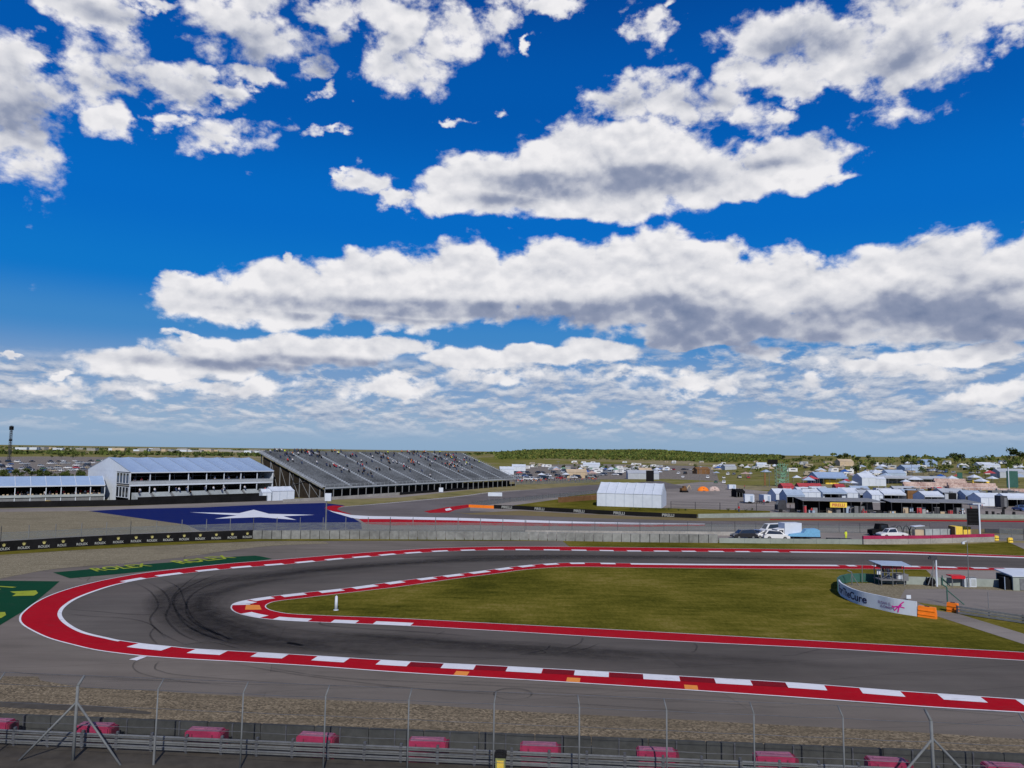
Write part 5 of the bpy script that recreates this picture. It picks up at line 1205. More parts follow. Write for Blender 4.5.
# red-topped kiosk, cabinets, tall lamp
p = P(956, 586.6); t_ = thing('timing_kiosk', 'low marshal table with a red cloth top at the back rail', 'kiosk', p)
mb = MB(); mb.box((0, 0, 1.35), (1.7, 1.2, .12)); mb.box((0, -.61, 1.2), (1.7, .03, .3)); mb.build('cloth_top', 'red', t_)
for x in (-.75, .75): mb = MB(); mb.bar((x, -.5, 0), (x, -.5, 1.3), .07); mb.build('leg', 'galvanised', t_)
for i, (x, lab) in enumerate(((966.5, 'white electrical cabinet left of the tall lamp pole foot'), (972.5, 'white electrical cabinet right of the tall lamp pole foot'))):
    p = P(x, 587.2); t_ = thing('electrical_cabinet', lab, 'cabinet', p, 0, 'cabinets at the pole foot')
    mb = MB(); mb.box((0, 0, .58), (.72, .5, 1.16)); mb.build('case', 'white_vinyl', t_); mb = MB(); mb.box((0, -.26, .6), (.56, .02, .86)); mb.build('door', 'pale_steps', t_); mb = MB(); mb.box((0, 0, 1.19), (.8, .58, .06)); mb.build('lid', 'galvanised', t_)
p = P(969, 588); h = HGT(969, 588, 541); t_ = thing('lamp_pole', 'tall thin grey pole with a small head rising from the marshal enclosure', 'pole', p)
mb = MB(); mb.tube((0, 0, 0), (0, 0, h), .07, .04); mb.build('shaft', 'galvanised', t_); mb = MB(); mb.bar((0, 0, h), (-.5, 0, h - .1), .06); mb.box((-.5, 0, h - .25), (.3, .2, .25)); mb.build('lamp_head', 'white_vinyl', t_)
for x, lab in ((953, 'red-topped post by the low marshal table'),):
    signpost(x, 587, 576, lab, .3, .3, 'red')
p = P(1013.5, 591); t_ = thing('site_cabin', 'grey-green site cabin with pale roof and shaded side coloured black, right edge', 'cabin', p, R(0))
mb = MB(); mb.box((2.2, 1.6, .85), (4.4, 3.2, 1.7)); mb.build('cabin_body', 'concrete_pale', t_)
mb = MB(); mb.slab([(-.15, -.15, 1.7), (4.5, -.15, 1.7), (4.5, 3.3, 2.05), (-.15, 3.3, 2.05)], .12); mb.build('roof', 'white_vinyl', t_)
mb = MB(); mb.slab([(-.03, .2, .05), (-.03, 3.0, .05), (-.03, 3.0, 1.65), (-.03, .2, 1.65)], .05); mb.build('side_shade_panel', 'black', t_)  # black sheet paints the shade onto the cabin's left side
mb = MB(); mb.box((1.2, -.03, .8), (.8, .05, 1.4)); d_ = mb.build('door', 'mid_grey', t_); mb = MB(); mb.box((1.5, -.07, .8), (.05, .04, .15)); mb.build('handle', 'black', d_)
p = P(1006.5, 590.3); t_ = thing('storage_crate', 'dark tall storage crate left of the site cabin', 'crate', p)
mb = MB(); mb.box((.3, .5, .75), (1.1, 1.0, 1.5)); mb.build('crate_body', 'black', t_); mb = MB(); mb.bar((.9, -.03, 0), (.9, -.03, 1.6), .08); mb.bar((-.2, -.03, 0), (-.2, -.03, 1.6), .08); mb.build('corner_frame', 'soft_blue', t_)

# ------------------------------------------------------------------ vehicles and kit on the service road
def at_z(px, pb): return P(px, pb)
detailed_car('parked_car', 'suv', 'paint_black', 'black car parked leftmost on the service road behind the low pale wall', 'car', P(744, 538.5), R(8))
detailed_car('parked_car', 'sedan', 'paint_blue', 'dark blue car parked right of the black car on the service road', 'car', P(757, 537), R(150))
detailed_car('parked_car', 'sedan', 'paint_white', 'white car parked between the blue car and the white van', 'car', P(767, 538.8), R(170))
detailed_car('parked_van', 'van', 'paint_white', 'white van parked behind the white cars near the box truck', 'van', P(774, 534.5), R(10))
detailed_car('parked_car', 'suv', 'paint_white', 'white tall car parked just left of the box truck', 'car', P(776, 539.6), R(175))
def box_truck(px, pb, rz, label, m='white_vinyl'):
    t = thing('box_truck', label, 'truck', P(px, pb), rz)
    mb = MB(); mb.box((.9, 0, 1.95), (3.6, 2.2, 2.3)); mb.build('cargo_box', m, t); mb = MB(); mb.prism([(-2.7, .5), (-2.7, 1.2), (-2.3, 1.9), (-.95, 2.1), (-.95, .5)], -1.0, 1.0); mb.build('cab', 'paint_white', t)
    mb = MB(); mb.slab([(-2.68, -.85, 1.28), (-2.68, .85, 1.28), (-2.34, .85, 1.85), (-2.34, -.85, 1.85)], -.04); mb.build('windscreen', 'window_glass', t)
    for s_ in (-1, 1): mb = MB(); mb.box((-1.6, s_ * 1.01, 1.55), (.9, .03, .5)); mb.build('side_window', 'window_glass', t)
    mb = MB(); mb.box((.2, 0, .65), (5.4, .9, .25)); mb.build('chassis', 'black', t)
    for x in (-1.9, 1.6):
        for s_ in (-1, 1): mb = MB(); mb.tube((x, s_ * .85, .42), (x, s_ * 1.1, .42), .42, n=14); mb.build('wheel', 'rubber_tyre', t)
box_truck(786, 539, R(12), 'white box truck parked on the service road beside the blue covered trailer')
t = thing('flat_trailer', 'low dark trailer carrying a light blue cover, right of the box truck', 'trailer', P(803, 540), R(-4))
mb = MB(); mb.box((0, 0, .62), (6.0, 2.1, .2)); mb.build('bed', 'black', t)
for x in (-.6, .5):
    for y in (-1, 1): mb = MB(); mb.tube((x, y * 1.0, .33), (x, y * 1.15, .33), .33, n=12); mb.build('wheel', 'rubber_tyre', t)
mb = MB(); mb.prism([(-2.9, .72), (-2.6, 1.1), (-.2, 1.35), (.4, 2.1), (2.4, 2.2), (2.9, 1.9), (2.9, .72)], -.95, .95); mb.build('cover', 'light_blue', t)
mb = MB(); mb.bar((-3, 0, .6), (-4.2, 0, .45), .1); mb.build('drawbar', 'black', t)
t = thing('pallet_row', 'low dark row of pallets lying on the service road right of the blue trailer', 'pallets', P(827, 540.3), R(-2))
for k in range(4): mb = MB(); mb.box((k * 1.15 + .5, 0, .22), (1.05, 1.0, .44)); mb.build('pallet_stack', 'dark_grey', t)
person('stand', P(846, 539.8), .3, 'hi_vis', 'person in a yellow-green safety vest standing on the service road', trousers='hi_vis')
t = thing('tow_tractor', 'black tow tractor with raised arm on the service road', 'tractor', P(882, 535.8), R(6))
mb = MB(); mb.prism([(-2.6, .45), (-2.6, 1.2), (-1.2, 1.4), (-.9, 2.4), (.8, 2.4), (1.0, 1.3), (2.4, 1.2), (2.4, .45)], -.9, .9); mb.build('body', 'black', t)
mb = MB(); mb.bar((.8, 0, 1.4), (3.0, 0, 2.0), .2); mb.build('boom', 'dark_grey', t)
for x, r_ in ((-1.7, .45), (1.3, .6)):
    for y in (-1, 1): mb = MB(); mb.tube((x, y * .9, r_), (x, y * 1.15, r_), r_, n=14); mb.build('wheel', 'rubber_tyre', t)
for s_ in (-1, 1): mb = MB(); mb.box((0, s_ * .905, 1.85), (1.3, .03, .8)); mb.build('side_window', 'window_glass', t)
detailed_car('parked_car', 'pickup', 'paint_white', 'white pickup parked right of the black tractor, behind the red-topped wall', 'car', P(892, 537.5), R(4))
t = thing('cable_reel_frame', 'dark arched reel frames between the white pickup and the white cart', 'reel', P(905, 537.5))
for x in (-1.1, .3, 1.6):
    mb = MB(); r_ = 1.15; mb.path([(x + math.cos(a) * .6, 0, 1.15 + math.sin(a) * r_) for a in [i * math.pi / 8 for i in range(17)]], .09); mb.build('reel_ring', 'dark_grey', t)
mb = MB(); mb.bar((-1.8, 0, .2), (2.3, 0, .2), .25); mb.build('skid_base', 'dark_grey', t)
t = thing('tool_cart', 'tall pale tool cart with white top beside the reels', 'cart', P(918, 538.5))
mb = MB(); mb.box((0, 0, 1.0), (1.7, 1.2, 1.5)); mb.build('cart_body', 'tan_canvas', t); mb = MB(); mb.slab([(-1.1, -.8, 2.3), (1.0, -.8, 2.5), (1.0, .8, 2.5), (-1.1, .8, 2.3)], .1); mb.build('top_shade', 'white_vinyl', t)
for x in (-.9, .9): mb = MB(); mb.bar((x, -.6, 0), (x, -.6, 2.35), .08); mb.build('leg', 'galvanised', t)
wall_run('concrete_wall', 'pale panelled screen wall left of the yellow container', 'wall', [(925,538.8),(955,538.5)], 1.9, .3, 'pale_steps', joint=1.6)
t = thing('shipping_container', 'yellow container with shaded end coloured brown behind the red-topped wall', 'container', P(955.5, 539.5), R(-3))
mb = MB(); mb.box((1.5, 1.2, 1.25), (3.0, 2.4, 2.5)); mb.build('container_body', 'yellow', t)
mb = MB(); mb.slab([(-.03, 0, .05), (-.03, 2.4, .05), (-.03, 2.4, 2.45), (-.03, 0, 2.45)], -.04); mb.build('end_shade_panel', 'brown', t)  # brown sheet colours in the shade on the container's left end
for k in range(3): mb = MB(); mb.bar((.05 + k * 1.45, -.04, .05), (.05 + k * 1.45, -.04, 2.45), .09); mb.build('corner_post', 'tan_canvas', t)
for k in range(8): mb = MB(); mb.box((.3 + k * .35, -.015, 1.25), (.12, .03, 2.2)); mb.build('side_rib', 'yellow', t)
p = P(973.5, 540.5); h1 = HGT(973.5, 540.5, 508.5); h0 = HGT(973.5, 540.5, 525)
t = thing('display_board', 'large black display board on a white T-shaped mast beside the yellow container', 'display', p)
mb = MB(); mb.box((0, 0, (h0 + h1) / 2), (2.1, .3, h1 - h0)); mb.build('panel', 'black', t)
mb = MB(); 
for k in range(5): mb.box((0, -.17, h0 + (h1 - h0) * (k + .5) / 5), (1.9, .02, .04))
mb.build('panel_seam', 'dark_grey', t)
mb = MB(); mb.bar((1.3, 0, 0), (1.3, 0, h1 + .9), .26); mb.build('mast_pole', 'white_vinyl', t)
mb = MB(); mb.bar((.1, 0, h1 + .9), (2.2, 0, h1 + .9), .18); mb.build('cross_arm', 'white_vinyl', t); mb = MB(); mb.bar((-1.05, 0, 0), (-1.05, 0, h1), .1); mb.build('side_post', 'galv_dark', t)
for x, pb, lab in ((996, 540.8, 'yellow foam cushion at the right end of the red-topped wall'), (1010, 543, 'yellow foam cushion at the top of the access ramp')):
    t = thing('foam_cushion', lab, 'cushion', P(x, pb), 0, 'yellow end cushions'); bm = bmesh.new(); bmesh.ops.create_cube(bm, size=1)
    for v in bm.verts: v.co = Vector((v.co.x * .9, v.co.y * .7, .5 + v.co.z * 1.0))
    bmesh.ops.bevel(bm, geom=list(bm.edges), offset=.12, segments=2, affect='EDGES'); me = bpy.data.meshes.new('pad'); bm.to_mesh(me); bm.free(); me.materials.append(MATS['yellow'])
    o = bpy.data.objects.new('pad', me); COL.objects.link(o); o.parent = t; mb = MB(); mb.box((0, -.36, .5), (.8, .03, .1)); mb.build('strap', 'black', t)
posts_fence('debris_fence', 'fence along the dark road at the far right above the ramp', [(1000,539.5),(1024,540.5),(1120,546)], 2.4, 2.2, .06, 'galvanised', mesh_h=2.2, rails=(2.2,))
wall_run('concrete_wall', 'dark road edge wall at the far right above the ramp', 'wall', [(985,533),(1024,534.5),(1150,542)], .9, .3, 'dark_grey', joint=9)
pxsheet('access_path', [(1010,543.2),(1030,552),(1120,590),(1150,580),(1045,546),(1020,543)], .07, 'asphalt_far')
# tall pole with a white box by the blue run-off
p = P(325.5, 531); h = HGT(325.5, 531, 494); t = thing('signal_mast', 'tall pale mast with a square white signal box in front of the blue run-off', 'mast', p)
mb = MB(); mb.tube((0, 0, 0), (0, 0, h), .16, .12); mb.build('mast_pole', 'galvanised', t); mb = MB(); mb.box((.3, 0, h - .6), (1.2, .5, 1.5)); mb.build('signal_box', 'white_vinyl', t)
p = P(495, 500.5); t = thing('billboard', 'small white billboard on legs beside the pit road', 'billboard', p)
mb = MB(); mb.box((0, 0, 2.0), (4.6, .2, 1.2)); mb.build('panel', 'white_vinyl', t)
for x in (-2, 2): mb = MB(); mb.bar((x, 0, 0), (x, 0, 1.5), .15); mb.build('leg', 'galvanised', t)
p = P(441, 492.5); t = thing('banner', 'tiny white upright banner at the foot of the long grandstand', 'banner', p); mb = MB(); mb.box((0, 0, 1.0), (1.6, .1, 1.7)); mb.build('cloth', 'white_vinyl', t)
p = P(48.5, 506.3); t = thing('marshal_box', 'small yellow box on top of the dark wall at far left', 'box', p + Vector((0, -.35, 0))); mb = MB(); mb.box((0, 0, 1.0), (1.3, .5, 1.0)); mb.build('box_body', 'yellow', t)

# ------------------------------------------------------------------ paddock
def transporter(px, pb, L, label, sign=None, rz=0, dark=True, awning=5.0, name='race_transporter'):
    t = thing(name, label, 'truck', P(px, pb), rz)
    mb = MB(); mb.box((L / 2, 4.2, 2.3), (L, 2.6, 3.2)); mb.build('trailer_body', 'black', t)
    mb = MB(); mb.slab([(-.3, -1.2, 3.55), (L + awning, -1.2, 3.45), (L + awning * .6, 5.2, 4.1), (-.3, 5.2, 4.1)], .12); mb.build('awning_roof', 'steel_grey', t)
    for k in range(5): mb = MB(); x = L * k / 4; mb.bar((x, -1.0, 0), (x, -1.0, 3.5), .12); mb.build('awning_post', 'dark_grey', t)
    mb = MB(); mb.box((L / 2, 2.4, 1.6), (L * .95, .1, 3.1)); mb.build('back_drop', 'black', t)
    mb = MB(); mb.prism([(-5.6, .6), (-5.6, 1.9), (-5.1, 3.1), (-3.3, 3.4), (-3.0, .6)], 3.1, 5.3); mb.build('cab', 'dark_grey', t)
    mb = MB(); mb.slab([(-5.5, 3.3, 2.0), (-5.5, 5.1, 2.0), (-5.12, 5.1, 3.0), (-5.12, 3.3, 3.0)], -.05); mb.build('windscreen', 'window_glass', t)
    mb = MB(); mb.box((-1.6, 4.2, .9), (3.6, .9, .3)); mb.build('chassis', 'black', t)
    for x in (-4.8, -1.8, -.8, L - 3.2, L - 2.0): mb = MB(); mb.tube((x, 2.9, .5), (x, 3.2, .5), .5, n=12); mb.build('wheel', 'rubber_tyre', t)
    if sign:
        mb = MB(); mb.box((L * .55, -1.12, 2.55), (4.6, .08, 1.35)); s_ = mb.build('sign_panel', 'yellow', t)
        me = text_mesh(sign, 1.15, 'tent_red', 'sign_lettering'); o = bpy.data.objects.new('sign_lettering', me); COL.objects.link(o); o.parent = s_; o.rotation_euler = (R(90), 0, 0); o.location = (L * .55, -1.17, 2.5)
    return t
transporter(802, 513.5, 17.5, 'black race transporter with a grey awning and a yellow lettered sign', 'PIRELLI', R(-1))
transporter(890, 515.2, 11, 'dark transporter with shaded awning right of the yellow-signed one', None, R(-1), awning=2)
transporter(935, 515.5, 9, 'dark transporter with cluttered awning behind the black display board', None, R(-2), awning=4)
def boxtrailer(px, pb, L, W, H, label, m='white_vinyl', rz=0, cat='trailer'):
    t = thing('box_trailer', label, cat, G(px, pb), rz)
    mb = MB(); mb.box((L / 2, W / 2, .5 + H / 2), (L, W, H)); mb.build('trailer_body', m, t)
    for x in (L * .45, L * .62): mb = MB(); mb.tube((x, -.02, .38), (x, .2, .38), .38, n=10); mb.build('wheel', 'rubber_tyre', t)
    mb = MB(); mb.bar((0, W / 2, .5), (-1.3, W / 2, .45), .12); mb.build('drawbar', 'black', t)
    mb = MB(); mb.box((L * .7, -.02, .5 + H * .45), (.8, .04, H * .8)); mb.build('door', 'tent_blue' if m == 'white_vinyl' else 'mid_grey', t)
boxtrailer(745, 503.5, 3.0, 5, 2.4, 'white box trailer standing at the left end of the paddock rows', rz=R(-12))
boxtrailer(764, 503, 2.4, 4, 2.2, 'smaller white box trailer near the motorcycles in the paddock', rz=R(5))
boxtrailer(729, 490, 3.2, 2.4, 1.9, 'lone small white trailer at the back of the empty paddock apron')
boxtrailer(1001, 509, 2.2, 3, 3.6, 'dark tall screen box among the pale awnings at the right of the paddock', 'dark_grey', cat='screen')
# motorcycles
def motorbike():
    t = thing('motorcycle', 'dark motorcycle parked in a row between two white trailers', 'motorcycle', (0, 0, 0), 0, 'motorcycles in the paddock')
    for x in (-.65, .65):
        mb = MB(); r_ = .31; mb.path([(x + math.cos(a) * r_, 0, .33 + math.sin(a) * r_) for a in [i * math.pi / 6 for i in range(13)]], .06); mb.build('wheel', 'rubber_tyre', t)
    mb = MB(); mb.prism([(-.55, .55), (-.2, .35), (.4, .35), (.55, .8), (.2, .98), (-.1, .8), (-.6, .85)], -.13, .13); mb.build('body', 'dark_grey', t)
    mb = MB(); mb.bar((.62, 0, .35), (.42, 0, 1.0), .06); mb.bar((.42, -.33, 1.05), (.42, .33, 1.05), .04); mb.build('handlebar', 'galv_dark', t)
    return t
mbk = None
for i, (px, pb) in enumerate(((754.5, 503.2), (757, 503.4), (759.5, 503.3), (762, 503.5))):
    lab = ['dark motorcycle parked nearest the left white trailer', 'dark motorcycle second from the left white trailer', 'dark motorcycle second from the smaller white trailer', 'dark motorcycle parked nearest the smaller white trailer'][i]
    if mbk is None: mbk = motorbike(); mbk.location = P(px, pb); mbk['label'] = lab; mbk.rotation_euler = (0, 0, 1.2)
    else: copy_tree(mbk, P(px, pb), 1.2, lab)
# team tents in rows: px, pb, width m, depth, eave, ridge, material, label
TENTS = [(737,497.5,3.2,5,2.2,3.2,'black','low black tent left of the white box trailer'),(776,501.5,7,7,2.6,4.4,'white_vinyl','white peaked tent left end of the paddock tents'),(787,503.5,6,7,2.7,4.6,'tent_blue','pale blue tent behind the cab of the signed transporter'),
 (800,500,9,8,2.8,4.6,'white_vinyl','long white tent directly behind the signed transporter, left part'),(823,500.5,9,8,2.8,4.4,'tent_blue','pale blue tent behind the yellow sign'),(842,500.5,6,8,2.8,4.6,'white_vinyl','white tent behind the right end of the yellow-signed transporter'),
 (860,501,6,7,2.6,4.0,'tent_grey','grey tent in the gap between the two dark transporters'),(872,502.5,4,6,2.6,4.2,'white_vinyl','narrow white tent above the gap between transporters'),(884,501.5,8,8,2.7,4.3,'white_vinyl','white tent behind the middle transporter, left part'),
 (906,501,8,8,2.8,4.2,'tent_blue','blue-grey tent behind the middle transporter, right part'),(925,503.5,7,7,2.7,4.2,'white_vinyl','white tent between the middle and right transporters'),(945,502,9,9,3.0,4.8,'tent_grey','grey peaked tent behind the right transporter'),
 (966,503,6,7,2.8,4.4,'tent_blue','blue tent just above the black display board'),(981,506,8,7,2.8,4.3,'white_vinyl','white awning right of the black display board'),(1008,507,10,7,2.9,4.4,'white_vinyl','white awning at the right edge of the paddock'),
 (783,492.5,5,6,2.6,4.0,'tent_red','small red tent behind the left paddock tents'),(799,492,10,6,2.6,3.9,'tent_red','long red tent top behind the white paddock tent'),(836,492.5,4,5,2.6,3.8,'tent_red','small red tent behind the blue paddock tent'),
 (813,496,7,6,2.6,3.8,'tent_grey','grey tent in the second paddock row'),(852,495,7,6,2.6,3.8,'tent_blue','blue-grey tent in the second paddock row, middle'),(895,495.5,9,6,2.6,3.9,'tent_grey','grey tent in the second paddock row, right of middle'),(936,497,4,5,2.7,3.9,'red','bright red square tent in the second paddock row')]
for i, (px, pb, w_, d_, he, hr, m_, lab) in enumerate(TENTS):
    marquee('team_tent', lab, 'tent', None, None, d_, he, hr, m_, seams=3, open_front=(i % 2 == 0), wall=True, loc=P(px, pb) if pb > 490 else G(px, pb), rz=R(random.uniform(-8, 8)), L=w_, group='team tents in the paddock')
PC = [(703,491,'orange_plastic','orange dome tent at the back of the empty paddock apron'),(714,490.8,'tent_pink','pinkish white dome tent right of the orange dome')]
for px, pb, m_, lab in PC:
    t = thing('dome_tent', lab, 'tent', G(px, pb)); bm = bmesh.new(); bmesh.ops.create_icosphere(bm, subdivisions=3, radius=1)
    for v in bm.verts: v.co = Vector((v.co.x * 2.5, v.co.y * 1.8, max(0, v.co.z) * 2.0))
    me = bpy.data.meshes.new('shell'); bm.to_mesh(me); bm.free(); me.materials.append(MATS[m_]); o = bpy.data.objects.new('shell', me); COL.objects.link(o); o.parent = t
    mb = MB(); mb.slab([(-.6, -1.72, 0), (.6, -1.72, 0), (0, -1.3, 1.5)], .1); mb.build('entrance', 'dark_grey', t)
t = thing('digger', 'brown digger with raised arm left of the orange dome tent', 'digger', G(684, 492.3), R(20))
mb = MB(); mb.box((0, 0, .4), (3.0, 2.0, .8)); mb.build('track_unit', 'black', t); mb = MB(); mb.box((-.3, 0, 1.3), (2.4, 1.8, 1.0)); mb.box((.3, .3, 2.1), (1.1, 1.0, 1.0)); mb.build('cab_body', 'brown', t)
mb = MB(); mb.bar((.9, -.4, 1.3), (2.3, -.4, 3.0), .3); mb.bar((2.3, -.4, 3.0), (3.2, -.4, 1.2), .22); mb.build('arm', 'tan_canvas', t)
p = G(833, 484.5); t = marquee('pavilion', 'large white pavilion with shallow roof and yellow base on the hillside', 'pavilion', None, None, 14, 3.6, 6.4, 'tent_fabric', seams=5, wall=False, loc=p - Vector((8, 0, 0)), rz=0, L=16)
mb = MB(); mb.box((9, 5, 1.2), (7, 4, 2.4)); mb.build('counter_block', 'yellow', t)
marquee('hill_tent', 'white peaked tent with two bays on the hillside right of the pavilion', 'tent', None, None, 8, 4.2, 6.5, 'white_vinyl', 2, loc=G(862, 486), L=8, rz=R(10))
marquee('hill_tent', 'smaller white tent next to the two-bay hillside tent', 'tent', None, None, 6, 3.6, 4.8, 'white_vinyl', 2, loc=G(874, 486), L=6, rz=R(-6))
# green tower, black signs, screens
p = G(782, 486); t = thing('scaffold_tower', 'tall green netted scaffold tower behind the paddock', 'tower', p); h = 17 if False else HGT(782, 486, 461)
h = max(8, CAMH + (ray(782, 461).z * (p.y / ray(782, 461).y)) - p.z)
for x in (-3, -1, 1, 3):
    for y in (-1.2, 1.2): mb = MB(); mb.bar((x, y, 0), (x, y, h * (1 - .08 * abs(x))), .25); mb.build('upright', 'green_mesh', t)
for k in range(6):
    mb = MB(); z = h * (k + 1) / 7; mb.bar((-3, -1.2, z), (3, -1.2, z), .2); mb.bar((-3, -1.25, z), (0, -1.25, z - h / 7), .2); mb.bar((3, -1.25, z), (0, -1.25, z - h / 7), .2); mb.build('cross_brace', 'green_mesh' if k % 2 else 'mid_grey', t)
for k in range(3): mb = MB(); mb.slab([(-2 + k, -1.3, h * (.1 + .25 * k)), (1 + k * .6, -1.3, h * (.1 + .25 * k)), (1 + k * .6, -1.3, h * (.3 + .25 * k)), (-2 + k, -1.3, h * (.3 + .25 * k))], .05); mb.build('net_panel', 'green_mesh', t)
def board(px, pb, ptop, pxw, pbh, label, m='black', cat='sign', name='black_board'):
    p = G(px, pb); k = p.y / F * 1.02; h = CAMH + ray(px, ptop).z * (p.y / ray(px, ptop).y) - p.z; w_ = pxw * k; hh = pbh * k
    t = thing(name, label, cat, p); mb = MB(); mb.box((0, 0, h - hh / 2), (w_, .3, hh)); mb.build('panel', m, t)
    for x in (-w_ * .35, w_ * .35): mb = MB(); mb.bar((x, .1, 0), (x, .1, h - hh + .1), .2); mb.build('leg', 'galv_dark', t)
    return t, w_, hh, h
board(773, 487, 459.5, 10, 4.5, 'black rectangular sign high up left of the green tower')
board(650, 488, 470.5, 7.5, 10.5, 'black upright scoreboard just above the big white marquee', name='scoreboard', cat='scoreboard')
board(765, 487, 473, 1.6, 12, 'narrow dark red pillar sign left of the green tower', 'brown', name='pillar_sign')
t, w_, hh, h = board(1013, 496, 471, 11, 16, 'large dark screen on a tall pale post at the right', 'green_post', 'screen', 'video_screen')
mb = MB(); mb.bar((-w_ * .38, -.4, 0), (-w_ * .38, -.4, h + 1.5), .35); mb.build('mast_pole', 'white_vinyl', t)
board(960, 482, 472.5, 5, 6, 'small dark screen on the hillside above the right tents', 'green_post', 'screen', 'hill_screen')
marquee('long_canopy', 'long white canopy roof along the hillside behind the right tents', 'canopy', None, None, 7, 3.4, 4.6, 'tent_grey', 8, wall=False, loc=G(880, 484), L=36, rz=R(-3))
for i, (px, pb, L_, m_, lab) in enumerate(((905,489,26,'tent_pink','long pink terrace on the slope behind the paddock, left piece'),(950,490,22,'tent_pink','long pink terrace on the slope behind the paddock, middle piece'),(1000,497,20,'tent_pink','long pink terrace at the right edge below the big dark screen'),(936,485,16,'tent_pink','upper short pink terrace on the slope'),(975,487.5,8,'yellow','small yellow canopy on the slope left of the dark screen'))):
    t = thing('hill_terrace', lab, 'terrace', G(px, pb), R(-4), 'pink terraces and canopies on the slope')
    for k in range(3): mb = MB(); mb.box((L_ / 2, 1.2 * k, .5 + .6 * k), (L_, 1.1, 1.0 + 1.2 * k)); mb.build('step', m_, t)
    mb = MB(); mb.bar((0, -.7, 1.3), (L_, -.7, 1.3), .1)
    for k in range(9): mb.bar((L_ * k / 8, -.7, 0), (L_ * k / 8, -.7, 1.3), .1)
    mb.build('railing', 'white_vinyl', t)
person('stand', P(764, 504.8), 0, 'red', 'person in a red top standing by the small white paddock trailer')
rnd = random.Random(21)
for k in range(34):
    px = rnd.uniform(735, 1015); pb = rnd.uniform(505, 512.5) if k % 2 else rnd.uniform(487, 492); sh = rnd.choice(['black', 'white_cloth', 'navy_cloth', 'red', 'hi_vis', 'dark_grey'])
    person('stand', P(px, pb), rnd.uniform(0, 6), sh, 'person in a %s top walking in the paddock %s' % (sw[sh], 'in front of the tents' if k % 2 else 'behind the tents'), 'people walking in the paddock')

# ------------------------------------------------------------------ far car parks, campsite
random.seed(5)
cars = 0
def zone_of(px): return 'far left' if px < 40 else 'near the gable' if px < 130 else 'left end' if px < 560 else 'above the marquee' if px < 675 else 'right end' if px < 780 else 'left side' if px < 900 else 'right side'
def lot(rows, name, group, dens=.8, nmax=90, jit=.6):
    global cars; n = 0
    for (xa, ya, xb, yb) in rows:
        a, b = G(xa, ya), G(xb, yb); L = (b - a).length; k = int(L / 5.0); an = math.atan2((b - a).y, (b - a).x) + math.pi / 2
        step = max(1, int(k / 26)) if k > 26 else 1
        for i in range(k):
            if random.random() > dens or n >= nmax: continue
            p = a.lerp(b, (i + random.uniform(.3, .7)) / k); p.z = TH(p.x, p.y); lot_car(p, an + random.uniform(-.1, .1), name + ', ' + zone_of(xa + (xb - xa) * i / k), group); n += 1
    cars += n
lot([(-10,474,85,470.5)], 'in the front row, left car park', 'cars in the left far car park', .75, 26)
lot([(-10,470.5,95,468)], 'in the second row, left car park', 'cars in the left far car park', .6, 26)
lot([(-10,467.5,105,465.5)], 'in the third row, left car park', 'cars in the left far car park', .5, 24)
lot([(-10,465,112,463.2)], 'in the fourth row, left car park', 'cars in the left far car park', .6, 26)
lot([(-10,462.6,118,461)], 'in the last row, left car park', 'cars in the left far car park', .55, 26)
lot([(515,480.5,597,477.5)], 'in the front row, middle car park', 'cars in the middle car park', .7, 26)
lot([(515,477,640,475)], 'in the second row, middle car park', 'cars in the middle car park', .6, 26)
lot([(515,473.5,660,472),(675,474,760,474)], 'in the third row, middle car park', 'cars in the middle car park', .65, 40)
lot([(520,470.5,700,470)], 'in the last row, middle car park', 'cars in the middle car park', .55, 34)
lot([(670,477.5,760,478)], 'in the extra row, middle car park', 'cars in the middle car park', .7, 22)
lot([(690,482.5,740,483.5),(985,510.5,1030,511)], 'beside the paddock', 'cars beside the paddock', .7, 14)
lot([(800,476,860,477),(880,478,1020,481),(790,470,1020,473)], 'on the right hillside', 'cars on the right hillside', .3, 34)
# camper vans, marquees and sheds in the far campsite
def camper(p, rz, label, group, m):
    t = thing('camper_van', label, 'camper', p, rz, group)
    mb = MB(); mb.prism([(-3.6, .5), (-3.6, 1.4), (-3.0, 1.9), (-2.8, 3.0), (3.6, 3.0), (3.6, .5)], -1.2, 1.2); mb.build('camper_body', m, t)
    mb = MB(); mb.box((.6, -1.21, 1.9), (3.2, .03, .6)); mb.box((.6, 1.21, 1.9), (3.2, .03, .6)); mb.build('window_band', 'window_glass', t)
random.seed(9); n = 0
for (xa, xb, ya, yb, k, where) in ((525, 770, 462.5, 471, 52, 'in the middle campsite'), (560, 640, 471, 476, 9, 'near the middle car park'), (790, 1020, 464, 476, 30, 'on the right hillside')):
    for i in range(k):
        px, py = random.uniform(xa, xb), random.uniform(ya, yb); m_ = random.choice(['paint_white', 'paint_white', 'paint_silver', 'paint_tan'])
        camper(G(px, py), random.uniform(-.5, .5), '%s camper van %s, %s' % ({'paint_white': 'white', 'paint_silver': 'silver', 'paint_tan': 'tan'}[m_], where, ['far left', 'left', 'centre left', 'centre right', 'right', 'far right'][min(5, int(6 * (px - xa) / (xb - xa)))] + ' side'), 'camper vans ' + where, m_)
